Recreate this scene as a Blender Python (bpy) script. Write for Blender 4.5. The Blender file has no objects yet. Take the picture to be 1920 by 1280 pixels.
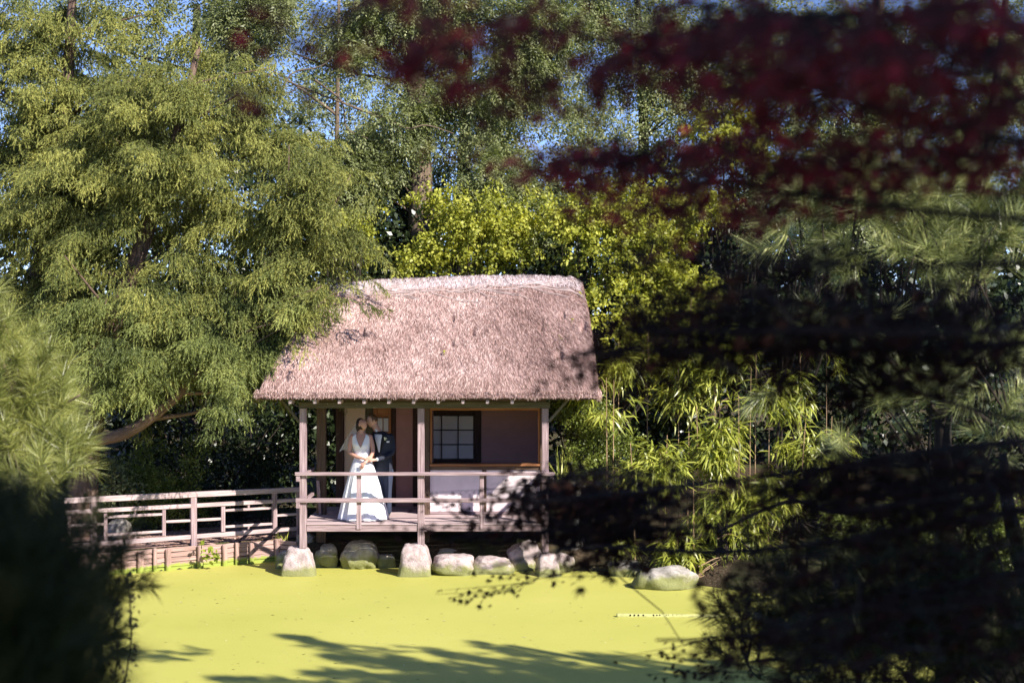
import bpy, bmesh, math, random
import numpy as np
from mathutils import Vector, Matrix

R = np.random.default_rng(7)
random.seed(7)
sc = bpy.context.scene
col = sc.collection
PI = math.pi

# ------------------------------------------------------------ camera, sky, sun, exposure
EYE = 4.05
FP = 2667.0
cam_d = bpy.data.cameras.new("camera")
cam = bpy.data.objects.new("camera", cam_d); col.objects.link(cam)
cam.location = (0, 0, EYE); cam.rotation_euler = (PI/2, 0, 0)
cam_d.sensor_width = 36; cam_d.lens = 50; cam_d.clip_end = 2000; cam_d.clip_start = 0.05
cam_d.dof.use_dof = True; cam_d.dof.focus_distance = 25.6; cam_d.dof.aperture_fstop = 2.8
sc.camera = cam
SUN = Vector((1.04, -1.0, 1.0)).normalized()
w = bpy.data.worlds.new("World"); sc.world = w; w.use_nodes = True
nt = w.node_tree; bg = nt.nodes["Background"]
sky = nt.nodes.new("ShaderNodeTexSky"); sky.sky_type = 'NISHITA'; sky.sun_disc = False
sky.sun_elevation = math.asin(SUN.z); sky.sun_rotation = math.atan2(SUN.x, SUN.y)
sky.air_density = 0.6; sky.dust_density = 0.0; sky.ozone_density = 5.0
tn = nt.nodes.new('ShaderNodeMix'); tn.data_type = 'RGBA'; tn.blend_type = 'MULTIPLY'; tn.inputs[0].default_value = 1; tn.inputs[7].default_value = (1.06, .92, .98, 1)
nt.links.new(sky.outputs[0], tn.inputs[6]); nt.links.new(tn.outputs[2], bg.inputs[0]); bg.inputs[1].default_value = 0.125
sl = bpy.data.lights.new("sun", 'SUN'); sl.energy = 5.0; sl.angle = math.radians(0.5); sl.color = (1.0, 0.93, 0.84)
so = bpy.data.objects.new("sun", sl); col.objects.link(so)
so.rotation_euler = SUN.to_track_quat('Z', 'Y').to_euler(); so.location = (20, -20, 25)
sc.view_settings.view_transform = 'Standard'; sc.view_settings.look = 'None'
sc.view_settings.gamma = 1; sc.view_settings.use_curve_mapping = False
sc.view_settings.exposure = 1.08
sc.cycles.max_bounces = 7; sc.cycles.diffuse_bounces = 4; sc.cycles.glossy_bounces = 2
sc.cycles.transmission_bounces = 4; sc.cycles.transparent_max_bounces = 8
sc.cycles.sample_clamp_indirect = 6.0

def P(px, py, d):
    "the world point seen at pixel px,py of the 1920-wide photograph at distance d"
    return Vector(((px-960)*d/FP, d, EYE-(py-640)*d/FP))

# ------------------------------------------------------------ objects
def tag(o, label=None, cat=None, group=None, kind=None):
    if label: o['label'] = label
    if cat: o['category'] = cat
    if group: o['group'] = group
    if kind: o['kind'] = kind
    return o
def world_origin(o):
    v = Vector((0, 0, 0))
    while o is not None:
        v += o.location; o = o.parent
    return v
def thing(name, loc, label, cat, group=None):
    o = bpy.data.objects.new(name, None); col.objects.link(o)
    o.empty_display_size = 0.2; o.location = loc
    return tag(o, label, cat, group)

def np_mesh(name, V, F, smooth=False, rnd=None, uvw=None):
    V = np.asarray(V, dtype=np.float32).reshape(-1, 3)
    me = bpy.data.meshes.new(name)
    if isinstance(F, np.ndarray):
        n, k = F.shape
        me.vertices.add(len(V)); me.vertices.foreach_set('co', V.ravel())
        me.loops.add(n*k); me.loops.foreach_set('vertex_index', F.ravel().astype(np.int32))
        me.polygons.add(n); me.polygons.foreach_set('loop_start', np.arange(0, n*k, k, dtype=np.int32))
        me.polygons.foreach_set('loop_total', np.full(n, k, dtype=np.int32))
        me.update(calc_edges=True)
    else:
        me.from_pydata([tuple(v) for v in V], [], F)
    if smooth: me.polygons.foreach_set('use_smooth', np.ones(len(me.polygons), dtype=bool))
    if rnd is not None:
        a = me.attributes.new('rnd', 'FLOAT', 'POINT'); a.data.foreach_set('value', np.asarray(rnd, dtype=np.float32))
    if uvw is not None:
        a = me.attributes.new('gco', 'FLOAT_VECTOR', 'POINT'); a.data.foreach_set('vector', np.asarray(uvw, dtype=np.float32).ravel())
    return me

def place(name, me, m, parent=None, origin=None, kind=None):
    "link a mesh given in world coordinates; origin moves to the parent's or to the given point"
    off = world_origin(parent) if (parent is not None and origin is None) else Vector(origin if origin is not None else (0, 0, 0))
    me.transform(Matrix.Translation(-off))
    if m: me.materials.append(m)
    o = bpy.data.objects.new(name, me); col.objects.link(o)
    if parent is not None:
        o.parent = parent
        o.location = off - world_origin(parent)
    else:
        o.location = off
    if kind: o['kind'] = kind
    return o

class MB:
    def __init__(s): s.v = []; s.f = []; s.g = []
    def add(s, vs, fs, g=None):
        n = len(s.v); s.v += [tuple(v) for v in vs]; s.f += [tuple(i+n for i in f) for f in fs]
        s.g += [tuple(x) for x in (g if g is not None else vs)]
    def beam(s, a, b, wd, ht, up=(0, 0, 1), bev=0.006, seg=1, wob=0.0):
        "a squared timber from a to b, with chamfered edges"
        a = Vector(a); b = Vector(b); d = (b-a); L = d.length; d.normalize()
        u = Vector(up); sd = d.cross(u)
        if sd.length < 1e-3: sd = d.cross(Vector((0, 1, 0)))
        sd.normalize(); u = sd.cross(d)
        w2, h2 = wd/2, ht/2; c = min(bev, w2*.4, h2*.4)
        prof = [(-w2+c, -h2), (w2-c, -h2), (w2, -h2+c), (w2, h2-c), (w2-c, h2), (-w2+c, h2), (-w2, h2-c), (-w2, -h2+c)]
        vs = []; g = []; off = random.random()*50
        for i in range(seg+1):
            t = i/seg; c0 = a + d*L*t + (sd*random.uniform(-wob, wob)+u*random.uniform(-wob, wob))*(0 < i < seg)
            for k, (x, y) in enumerate(prof):
                e = c if (i == 0 or i == seg) else 0
                sx = x*(1-e/max(w2, 1e-4)*.5); sy = y*(1-e/max(h2, 1e-4)*.5)
                vs.append(c0+sd*sx+u*sy); g.append((t*L+off, x+off, y))
        fs = []
        for i in range(seg):
            for k in range(8):
                fs.append((i*8+k, i*8+(k+1) % 8, i*8+8+(k+1) % 8, i*8+8+k))
        fs.append(tuple(reversed(range(8)))); fs.append(tuple(seg*8+k for k in range(8)))
        s.add(vs, fs, g); return s
    def box(s, x0, x1, y0, y1, z0, z1, bev=0.004):
        dx, dy, dz = x1-x0, y1-y0, z1-z0
        if dx >= dy and dx >= dz: return s.beam((x0, (y0+y1)/2, (z0+z1)/2), (x1, (y0+y1)/2, (z0+z1)/2), dy, dz, bev=bev)
        if dz >= dy: return s.beam(((x0+x1)/2, (y0+y1)/2, z0), ((x0+x1)/2, (y0+y1)/2, z1), dx, dy, up=(0, 1, 0), bev=bev)
        return s.beam(((x0+x1)/2, y0, (z0+z1)/2), ((x0+x1)/2, y1, (z0+z1)/2), dx, dz, bev=bev)
    def tube(s, pts, rad, n=8, rough=0.0):
        pts = [Vector(p) for p in pts]; m = len(pts)
        if not hasattr(rad, '__len__'): rad = [rad]*m
        ref = Vector((0.3, 0.5, 0.8)).normalized(); vs = []; g = []; L = 0; off = random.random()*20
        for i, p in enumerate(pts):
            d = (pts[min(i+1, m-1)]-pts[max(i-1, 0)]).normalized()
            if i: L += (pts[i]-pts[i-1]).length
            a = d.cross(ref)
            if a.length < .1: a = d.cross(Vector((1, 0, 0)))
            a.normalize(); b = d.cross(a)
            for k in range(n):
                t = 2*PI*k/n; r = rad[i]*(1+random.uniform(-rough, rough))
                vs.append(p+a*math.cos(t)*r+b*math.sin(t)*r); g.append((L+off, t*.05+off, 0))
        fs = [(i*n+k, i*n+(k+1) % n, i*n+n+(k+1) % n, i*n+n+k) for i in range(m-1) for k in range(n)]
        fs.append(tuple(reversed(range(n)))); fs.append(tuple((m-1)*n+k for k in range(n)))
        s.add(vs, fs, g); return s
    def build(s, name, m, parent=None, smooth=False, origin=None, kind=None):
        me = np_mesh(name, s.v, s.f, smooth, uvw=s.g)
        return place(name, me, m, parent, origin, kind)

def curve_pts(pts, n=14):
    "Catmull-Rom through the points"
    pts = [Vector(p) for p in pts]; pts = [pts[0]*2-pts[1]]+pts+[pts[-1]*2-pts[-2]]; out = []
    m = len(pts)-3
    for i in range(n+1):
        t = i/n*m; k = min(int(t), m-1); t -= k
        a, b, c, d = pts[k:k+4]
        out.append(0.5*((2*b)+(c-a)*t+(2*a-5*b+4*c-d)*t*t+(3*b-a-3*c+d)*t**3))
    return out

# ------------------------------------------------------------ materials
def nodes(m):
    m.use_nodes = True; t = m.node_tree; t.nodes.clear(); return t, t.nodes, t.links
def ramp(N, L, fac, stops):
    r = N.new('ShaderNodeValToRGB'); L.new(fac, r.inputs[0]); e = r.color_ramp.elements
    while len(e) < len(stops): e.new(0.5)
    for i, (p, c) in enumerate(stops): e[i].position = p; e[i].color = (*c, 1)
    return r.outputs[0]
def noise(N, L, vec, scale, detail=4, rough=0.55):
    n = N.new('ShaderNodeTexNoise'); n.inputs['Scale'].default_value = scale
    n.inputs['Detail'].default_value = detail; n.inputs['Roughness'].default_value = rough
    if vec is not None: L.new(vec, n.inputs['Vector'])
    return n.outputs[0]
def mix(N, L, mode, fac, a, b):
    n = N.new('ShaderNodeMix'); n.data_type = 'RGBA'; n.blend_type = mode
    for i, x in ((0, fac), (6, a), (7, b)):
        if hasattr(x, 'links'): L.new(x, n.inputs[i])
        elif i == 0: n.inputs[0].default_value = x
        else: n.inputs[i].default_value = (*x, 1)
    return n.outputs[2]
def mapping(N, L, vec, scale):
    n = N.new('ShaderNodeMapping'); L.new(vec, n.inputs[0]); n.inputs['Scale'].default_value = scale; return n.outputs[0]
def math_(N, L, op, a, b=0.5, clamp=False):
    n = N.new('ShaderNodeMath'); n.operation = op; n.use_clamp = clamp
    for i, x in enumerate((a, b)):
        if hasattr(x, 'links'): L.new(x, n.inputs[i])
        else: n.inputs[i].default_value = x
    return n.outputs[0]
def out(N, L, sh):
    o = N.new('ShaderNodeOutputMaterial'); L.new(sh, o.inputs[0])
def bsdf(N, L, colr, rough=.8, spec=.3, normal=None):
    b = N.new('ShaderNodeBsdfPrincipled')
    if hasattr(colr, 'links'): L.new(colr, b.inputs['Base Color'])
    else: b.inputs['Base Color'].default_value = (*colr, 1)
    b.inputs['Roughness'].default_value = rough; b.inputs['Specular IOR Level'].default_value = spec
    if normal is not None: L.new(normal, b.inputs['Normal'])
    return b
def bump(N, L, h, s=.3, dist=.01):
    b = N.new('ShaderNodeBump'); b.inputs['Strength'].default_value = s; b.inputs['Distance'].default_value = dist
    L.new(h, b.inputs['Height']); return b.outputs[0]

def leaf_mat(name, stops, trans=.35, tcol=None, rough=.45, spec=.35, patch=2.0, pamt=.35):
    m = bpy.data.materials.new(name); t, N, L = nodes(m)
    a = N.new('ShaderNodeAttribute'); a.attribute_name = 'rnd'
    g = N.new('ShaderNodeNewGeometry')
    n = noise(N, L, g.outputs['Position'], patch, 2)
    f = math_(N, L, 'ADD', math_(N, L, 'MULTIPLY', a.outputs['Fac'], 1-pamt), math_(N, L, 'MULTIPLY', n, pamt))
    c = ramp(N, L, f, stops)
    b = bsdf(N, L, c, rough, spec)
    tr = N.new('ShaderNodeBsdfTranslucent')
    if tcol: L.new(mix(N, L, 'MULTIPLY', 1.0, c, tcol), tr.inputs[0])
    else: L.new(c, tr.inputs[0])
    mx = N.new('ShaderNodeMixShader'); mx.inputs[0].default_value = trans
    L.new(b.outputs[0], mx.inputs[1]); L.new(tr.outputs[0], mx.inputs[2]); out(N, L, mx.outputs[0])
    return m

def wood_mat(name, c1, c2, c3, rough=.85, algae=False):
    m = bpy.data.materials.new(name); t, N, L = nodes(m)
    a = N.new('ShaderNodeAttribute'); a.attribute_name = 'gco'
    v = a.outputs['Vector']
    gr = noise(N, L, mapping(N, L, v, (2.0, 55, 55)), 1.0, 5, .6)
    bl = noise(N, L, mapping(N, L, v, (1.3, 6, 6)), 1.0, 3)
    c = ramp(N, L, gr, [(.28, c1), (.52, c2), (.75, c3)])
    c = mix(N, L, 'MULTIPLY', .55, c, ramp(N, L, bl, [(.3, (.55, .52, .52)), (.6, (1, 1, 1))]))
    g = N.new('ShaderNodeNewGeometry')
    sp = noise(N, L, g.outputs['Position'], 38, 3)
    c = mix(N, L, 'MIX', ramp(N, L, sp, [(.66, (0, 0, 0)), (.74, (.5, .5, .5))]), c, (.42, .42, .36))
    if algae:
        sep = N.new('ShaderNodeSeparateXYZ'); L.new(g.outputs['Position'], sep.inputs[0])
        h = math_(N, L, 'ADD', sep.outputs[2], math_(N, L, 'MULTIPLY', noise(N, L, g.outputs['Position'], 14, 4), -.16))
        k = ramp(N, L, h, [(.0, (1, 1, 1)), (.045, (0, 0, 0))])
        c = mix(N, L, 'MIX', k, c, (.26, .31, .06))
    b = bsdf(N, L, c, rough, .2, bump(N, L, gr, .5, .004)); out(N, L, b.outputs[0]); return m

def plain(name, c, rough=.7, spec=.3, var=.2, sc_=8, bmp=.1):
    m = bpy.data.materials.new(name); t, N, L = nodes(m)
    g = N.new('ShaderNodeTexCoord'); n = noise(N, L, g.outputs['Object'], sc_, 5)
    cc = mix(N, L, 'MULTIPLY', var, c, ramp(N, L, n, [(.3, (.35, .35, .35)), (.7, (1.3, 1.3, 1.3))]))
    b = bsdf(N, L, cc, rough, spec, bump(N, L, n, bmp, .01)); out(N, L, b.outputs[0]); return m

M = {}
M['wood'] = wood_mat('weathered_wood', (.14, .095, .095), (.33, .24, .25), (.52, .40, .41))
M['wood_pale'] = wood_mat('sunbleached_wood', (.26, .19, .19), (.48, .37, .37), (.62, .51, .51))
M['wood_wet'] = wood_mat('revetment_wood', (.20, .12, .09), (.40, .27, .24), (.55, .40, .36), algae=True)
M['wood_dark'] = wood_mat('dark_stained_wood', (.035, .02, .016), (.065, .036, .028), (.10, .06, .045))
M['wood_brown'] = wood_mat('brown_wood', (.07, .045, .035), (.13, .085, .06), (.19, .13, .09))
M['wood_olive'] = wood_mat('olive_brown_wood', (.06, .05, .03), (.11, .095, .06), (.17, .145, .10))  # olive-brown timber of the eave beam, braces and a door post
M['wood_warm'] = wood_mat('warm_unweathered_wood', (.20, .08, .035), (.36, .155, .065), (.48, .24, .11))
M['plaster_pink'] = plain('pink_plaster', (.50, .31, .31), .9, .1, .12, 5)
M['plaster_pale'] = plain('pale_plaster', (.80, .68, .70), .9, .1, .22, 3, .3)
M['plaster_bounce'] = plain('bounce_lit_plaster', (.60, .44, .34), .9, .1, .1, 5)  # lit copy of the porch plaster: bounce light put into the beige
M['paper'] = plain('white_paper_pane', (.62, .60, .62), .9, .1, .06, 5)
M['satin'] = plain('white_satin', (.80, .81, .84), .42, .5, .05, 5, 1.0)
M['veil'] = plain('veil_net', (.80, .80, .80), .8, .2, .05)
M['suit'] = plain('navy_suit_cloth', (.022, .026, .042), .75, .3, .2, 9, 1.2)
M['trouser'] = plain('navy_trouser_cloth', (.032, .040, .070), .8, .25, .2, 9, 1.2)
M['skin'] = plain('skin', (.56, .32, .25), .55, .4, .08, 20, .02)
M['skin_b'] = plain('tanned_skin', (.50, .27, .20), .5, .4, .08, 20, .02)
M['hair_dark'] = plain('dark_hair', (.022, .012, .010), .5, .4, .4, 60, .5)
M['hair_brown'] = plain('brown_hair', (.11, .062, .035), .5, .4, .4, 60, .5)
M['shirt'] = plain('white_shirt', (.75, .76, .80), .8, .2, .05)
M['black'] = plain('black_cloth', (.008, .008, .01), .6, .3, .1)
M['shoe'] = plain('black_shoe', (.01, .009, .009), .3, .5, .1)
M['lip'] = plain('lips', (.42, .10, .10), .4, .4, .05)
M['flower'] = plain('cream_petals', (.75, .76, .55), .7, .2, .1)
M['leafgreen'] = plain('small_green_leaf', (.06, .11, .03), .6, .3, .2)
M['bark'] = wood_mat('bark', (.07, .05, .035), (.17, .125, .09), (.27, .20, .15), .95)
M['bark_dark'] = wood_mat('dark_bark', (.018, .014, .012), (.035, .027, .022), (.06, .048, .04), .95)
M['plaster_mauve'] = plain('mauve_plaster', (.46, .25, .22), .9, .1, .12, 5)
M['paper_dim'] = plain('grey_paper_pane', (.66, .58, .52), .9, .1, .06, 5)
M['pine_dark'] = leaf_mat('shaded_pine_needles', [(.1, (.016, .020, .006)), (.6, (.042, .046, .012)), (.95, (.10, .10, .025))], .15, None, .5, .2)  # same pine as the lit one, its shade put into darker needles
M['bark_yew'] = wood_mat('reddish_bark', (.07, .045, .035), (.15, .10, .075), (.25, .18, .13), .95)
M['cane'] = plain('bamboo_cane', (.36, .24, .14), .45, .4, .5, 3)
M['pipe'] = plain('algae_coated_pipe', (.42, .42, .16), .7, .3, .5, 9)
M['black_hole'] = plain('dark_hole', (.01, .01, .008), .9, .1, .1)

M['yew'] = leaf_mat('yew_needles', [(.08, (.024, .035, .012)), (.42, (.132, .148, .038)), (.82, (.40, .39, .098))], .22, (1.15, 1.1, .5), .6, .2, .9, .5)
M['yew_low'] = leaf_mat('lower_yew_needles', [(.08, (.028, .040, .014)), (.42, (.11, .135, .038)), (.82, (.31, .33, .09))], .2, (1.15, 1.1, .5), .6, .2, .9, .5)  # greener, darker copy; the lower boughs' shade is put into the colour
M['ash'] = leaf_mat('ash_leaflets', [(.1, (.06, .08, .034)), (.5, (.20, .225, .09)), (.9, (.42, .44, .20))], .35, (1.1, 1.15, .6), .45, .45)
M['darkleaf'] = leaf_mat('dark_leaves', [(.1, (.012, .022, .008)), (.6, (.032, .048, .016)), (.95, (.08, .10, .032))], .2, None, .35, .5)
M['gold'] = leaf_mat('golden_green_leaves', [(.1, (.08, .10, .018)), (.5, (.33, .35, .05)), (.9, (.74, .72, .15))], .4, (1.2, 1.15, .4), .45, .3, 1.5, .5)
M['bamboo'] = leaf_mat('bamboo_leaves', [(.1, (.07, .10, .016)), (.5, (.31, .34, .05)), (.9, (.68, .68, .16))], .35, (1.2, 1.15, .4), .35, .5, 1.2, .4)
M['shrub'] = leaf_mat('shrub_leaves', [(.1, (.06, .09, .02)), (.5, (.16, .20, .035)), (.9, (.36, .38, .09))], .35, (1.15, 1.1, .4), .4, .4)
M['pine'] = leaf_mat('pine_needles', [(.1, (.07, .09, .02)), (.5, (.22, .24, .055)), (.9, (.50, .50, .15))], .2, None, .35, .6, 4, .35)
M['pine_blue'] = leaf_mat('grey_green_pine_needles', [(.1, (.05, .065, .02)), (.45, (.21, .24, .075)), (.85, (.62, .63, .27))], .2, None, .35, .6, 4, .35)
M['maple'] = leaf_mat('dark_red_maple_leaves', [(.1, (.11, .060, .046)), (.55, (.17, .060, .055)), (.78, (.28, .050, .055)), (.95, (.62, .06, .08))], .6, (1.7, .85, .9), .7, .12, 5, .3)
M['maple_dark'] = leaf_mat('shaded_maple_leaves', [(.1, (.020, .013, .009)), (.6, (.034, .019, .013)), (.95, (.06, .022, .015))], .25, (1.4, .8, .8), .9, .04, 5, .3)  # the lower maple's shade is put into a near-black leaf colour
M['weed'] = leaf_mat('weed_leaves', [(.1, (.10, .15, .02)), (.9, (.34, .40, .05))], .35)
M['rust'] = leaf_mat('small_brown_leaves', [(.1, (.05, .04, .02)), (.9, (.16, .12, .06))], .3)

# pond skin of duckweed
m = M['duckweed'] = bpy.data.materials.new('duckweed'); t, N, L = nodes(m)
g = N.new('ShaderNodeNewGeometry')
n1 = noise(N, L, g.outputs['Position'], .35, 5, .6); n2 = noise(N, L, g.outputs['Position'], 40, 3, .7)
n3 = noise(N, L, mapping(N, L, g.outputs['Position'], (.8, 3.2, 1)), 1.2, 6, .65)
c = ramp(N, L, n1, [(.3, (.40, .395, .085)), (.55, (.44, .425, .098)), (.75, (.465, .445, .112))])
c = mix(N, L, 'MULTIPLY', .5, c, ramp(N, L, n2, [(.25, (.72, .74, .6)), (.55, (1, 1, 1))]))
c = mix(N, L, 'MIX', ramp(N, L, n3, [(.60, (0, 0, 0)), (.80, (.35, .35, .35))]), c, (.34, .33, .10))
c = mix(N, L, 'MIX', ramp(N, L, noise(N, L, g.outputs['Position'], 11, 2, .4), [(.72, (0, 0, 0)), (.75, (.55, .55, .55))]), c, (.10, .12, .03))
n4 = noise(N, L, g.outputs['Position'], 95, 4, .8); n5 = noise(N, L, mapping(N, L, g.outputs['Position'], (.5, 1.6, 1)), 2.4, 7, .7)
c = mix(N, L, 'MULTIPLY', .55, c, ramp(N, L, n4, [(.30, (.62, .66, .5)), (.5, (1, 1, 1)), (.75, (1.12, 1.1, 1.15))]))
c = mix(N, L, 'MIX', ramp(N, L, n5, [(.64, (0, 0, 0)), (.80, (.25, .25, .25))]), c, (.44, .43, .20))
out(N, L, bsdf(N, L, c, .62, .3, bump(N, L, n4, .5, .006)).outputs[0])

# ground: leaf litter, earth
m = M['ground'] = bpy.data.materials.new('ground_earth'); t, N, L = nodes(m)
g = N.new('ShaderNodeNewGeometry'); p = g.outputs['Position']
n1 = noise(N, L, p, 1.2, 5); n2 = noise(N, L, p, 30, 4, .7)
c = ramp(N, L, n2, [(.3, (.025, .018, .012)), (.5, (.07, .05, .032)), (.72, (.16, .12, .08))])
c = mix(N, L, 'MIX', ramp(N, L, n1, [(.42, (0, 0, 0)), (.62, (.75, .75, .75))]), c, (.04, .055, .018))
out(N, L, bsdf(N, L, c, .95, .1, bump(N, L, n2, .8, .02)).outputs[0])
m = M['path'] = bpy.data.materials.new('path_gravel'); t, N, L = nodes(m)
g = N.new('ShaderNodeNewGeometry'); p = g.outputs['Position']
n2 = noise(N, L, p, 42, 5, .7); n1 = noise(N, L, p, 3, 4)
c = ramp(N, L, n2, [(.3, (.22, .12, .10)), (.5, (.45, .30, .26)), (.7, (.62, .47, .42))])
c = mix(N, L, 'MULTIPLY', .5, c, ramp(N, L, n1, [(.3, (.6, .55, .5)), (.6, (1, 1, 1))]))
out(N, L, bsdf(N, L, c, .95, .1, bump(N, L, n2, .8, .02)).outputs[0])

def rock_mat(name, c1, c2, algae_h=.15):
    m = bpy.data.materials.new(name); t, N, L = nodes(m)
    g = N.new('ShaderNodeNewGeometry'); p = g.outputs['Position']
    n1 = noise(N, L, p, 9, 6, .65); n2 = noise(N, L, p, 70, 4, .7); n3 = noise(N, L, p, 12, 4)
    c = ramp(N, L, n1, [(.3, c1), (.65, c2)])
    c = mix(N, L, 'MULTIPLY', .7, c, ramp(N, L, n2, [(.32, (.45, .42, .42)), (.5, (1, 1, 1))]))
    c = mix(N, L, 'MIX', ramp(N, L, n3, [(.62, (0, 0, 0)), (.72, (.6, .6, .6))]), c, (.30, .32, .17))
    sep = N.new('ShaderNodeSeparateXYZ'); L.new(p, sep.inputs[0])
    h = math_(N, L, 'ADD', sep.outputs[2], math_(N, L, 'ADD', math_(N, L, 'MULTIPLY', noise(N, L, p, 5, 3), -.34), math_(N, L, 'MULTIPLY', n2, -.10)))
    h = math_(N, L, 'ADD', h, .14)
    k = ramp(N, L, h, [(max(0, algae_h-.13), (.92, .92, .92)), (algae_h-.02, (0, 0, 0))])
    c = mix(N, L, 'MIX', k, c, mix(N, L, 'MIX', n2, (.13, .14, .045), (.30, .31, .11)))
    hh = math_(N, L, 'ADD', n1, math_(N, L, 'MULTIPLY', n2, .5))
    out(N, L, bsdf(N, L, c, .9, .2, bump(N, L, hh, .9, .03)).outputs[0]); return m
M['rock'] = rock_mat('pink_granite', (.27, .21, .20), (.55, .46, .45))
M['rock_grey'] = rock_mat('mossy_grey_stone', (.24, .22, .18), (.46, .42, .38), .2)
M['rock_dark'] = rock_mat('dark_stone', (.10, .09, .08), (.22, .20, .18), .1)

m = M['thatch'] = bpy.data.materials.new('thatch_bed'); t, N, L = nodes(m)
g = N.new('ShaderNodeTexCoord'); p = g.outputs['Object']
n1 = noise(N, L, mapping(N, L, p, (60, 8, 8)), 1, 5, .7); n2 = noise(N, L, p, 1.6, 5, .6)
c = ramp(N, L, n1, [(.25, (.10, .06, .05)), (.5, (.33, .21, .19)), (.75, (.50, .36, .33))])
c = mix(N, L, 'MULTIPLY', .6, c, ramp(N, L, n2, [(.35, (.5, .47, .46)), (.6, (1, 1, 1))]))
out(N, L, bsdf(N, L, c, .95, .1, bump(N, L, n1, .8, .03)).outputs[0])
def straw_mat(name, stops):
    m = bpy.data.materials.new(name); t, N, L = nodes(m)
    a = N.new('ShaderNodeAttribute'); a.attribute_name = 'rnd'
    g = N.new('ShaderNodeTexCoord'); p = g.outputs['Object']
    n2 = noise(N, L, p, 1.3, 5, .65)
    f = math_(N, L, 'ADD', math_(N, L, 'MULTIPLY', a.outputs['Fac'], .62), math_(N, L, 'MULTIPLY', math_(N, L, 'SUBTRACT', n2, .28), .85))
    c = ramp(N, L, f, stops)
    out(N, L, bsdf(N, L, c, .7, .3).outputs[0]); return m
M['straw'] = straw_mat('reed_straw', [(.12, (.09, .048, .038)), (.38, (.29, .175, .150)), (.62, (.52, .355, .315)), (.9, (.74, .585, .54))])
M['ridge_straw'] = straw_mat('ridge_straw', [(.12, (.25, .20, .20)), (.5, (.45, .38, .39)), (.9, (.66, .60, .60))])
M['hazel'] = plain('hazel_rod', (.46, .36, .34), .8, .2, .4)

# ------------------------------------------------------------ foliage engine
def unit(a): return a/np.maximum(np.linalg.norm(a, axis=-1, keepdims=True), 1e-9)
def rdir(n, rng=R): return unit(rng.normal(size=(n, 3)))
T_DIAM = (np.array([(0, 0, 0), (.42, .5, .05), (1, 0, -.08), (.42, -.5, .05)]), np.array([(0, 1, 2, 3)]))
T_BLADE = (np.array([(0, 0, 0), (.3, .5, .02), (.65, .36, -.05), (1, 0, -.22), (.65, -.36, -.05), (.3, -.5, .02)]), np.array([(0, 1, 2, 5), (5, 2, 3, 4)]))
T_OVATE = (np.array([(0, 0, 0), (.22, .42, .06), (.65, .42, .04), (1, 0, -.08), (.65, -.42, .04), (.22, -.42, .06)]), np.array([(0, 1, 2, 5), (5, 2, 3, 4)]))
T_NEEDLE = (np.array([(0, .5, 0), (0, -.5, 0), (1, 0, 0)]), np.array([(0, 1, 2)]))
def maple_template():
    v = [(.28, 0, 0)]; ang = [-150, -100, -52, 0, 52, 100, 150]; ln = [.34, .62, .86, 1, .86, .62, .34]
    ring = [(0, -.02, 0)]
    for i, (a, l) in enumerate(zip(ang, ln)):
        a2 = math.radians(a); ring.append((.28+math.cos(a2)*l*.72, math.sin(a2)*l*.72, -.10*l))
        if i < 6:
            b = math.radians((a+ang[i+1])/2); ring.append((.28+math.cos(b)*.24, math.sin(b)*.24, .02))
    v += ring; n = len(ring)
    return np.array(v), np.array([(0, 1+i, 1+(i+1) % n) for i in range(n)])
T_MAPLE = maple_template()

def leaf_arrays(Pb, D, Nn, Ln, Wd, T):
    D = unit(D); S = unit(np.cross(D, Nn)); Nn = np.cross(S, D)
    tv, tf = T
    Ln = np.broadcast_to(np.asarray(Ln, float), (len(Pb),)); Wd = np.broadcast_to(np.asarray(Wd, float), (len(Pb),))
    V = (Pb[:, None, :] + D[:, None, :]*(tv[None, :, 0:1]*Ln[:, None, None]) + S[:, None, :]*(tv[None, :, 1:2]*Wd[:, None, None])
         + Nn[:, None, :]*(tv[None, :, 2:3]*Ln[:, None, None]))
    F = tf[None] + (np.arange(len(Pb))*len(tv))[:, None, None]
    rn = np.repeat(R.random(len(Pb)), len(tv))
    return V.reshape(-1, 3), F.reshape(-1, tf.shape[1]), rn
def leaf_mesh(name, Pb, D, Nn, Ln, Wd, T, rn=None):
    V, F, r = leaf_arrays(Pb, D, Nn, Ln, Wd, T)
    if rn is not None: r = np.repeat(np.clip(rn, 0, 1), len(T[0]))
    return np_mesh(name, V, F, rnd=r)

def waves(seed, k=7):
    r = np.random.default_rng(seed); return r.normal(size=(k, 3)), r.random(k)*2*PI
def pn(X, scale, seed):
    d, ph = waves(seed); return np.sin(X@(d.T)*scale+ph).mean(-1)*1.6

def crown_pts(ells, n, seed=1, gap=-.15, gs=1.6, shell=.45):
    "points in a crown made of ellipsoids (px, py, rx, ry, depth, depth radius, weight)"
    r = np.random.default_rng(seed)
    A = []
    for e in ells:
        px, py, rx, ry, d, rd = e[:6]; wt = e[6] if len(e) > 6 else 1
        c = P(px, py, d); A.append((c.x, c.y, c.z, rx*d/FP, rd, ry*d/FP, wt*rx*ry*d*d))
    A = np.array(A); pr = A[:, 6]/A[:, 6].sum()
    k = r.choice(len(A), size=n*3, p=pr)
    u = unit(r.normal(size=(n*3, 3))); rad = (shell+(1-shell)*r.random(n*3)**.6)*r.uniform(.85, 1.1, n*3)
    X = A[k, :3]+u*A[k, 3:6]*rad[:, None]
    keep = pn(X, gs, seed+11) > gap
    X, u = X[keep][:n], u[keep][:n]
    return X, u

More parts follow.
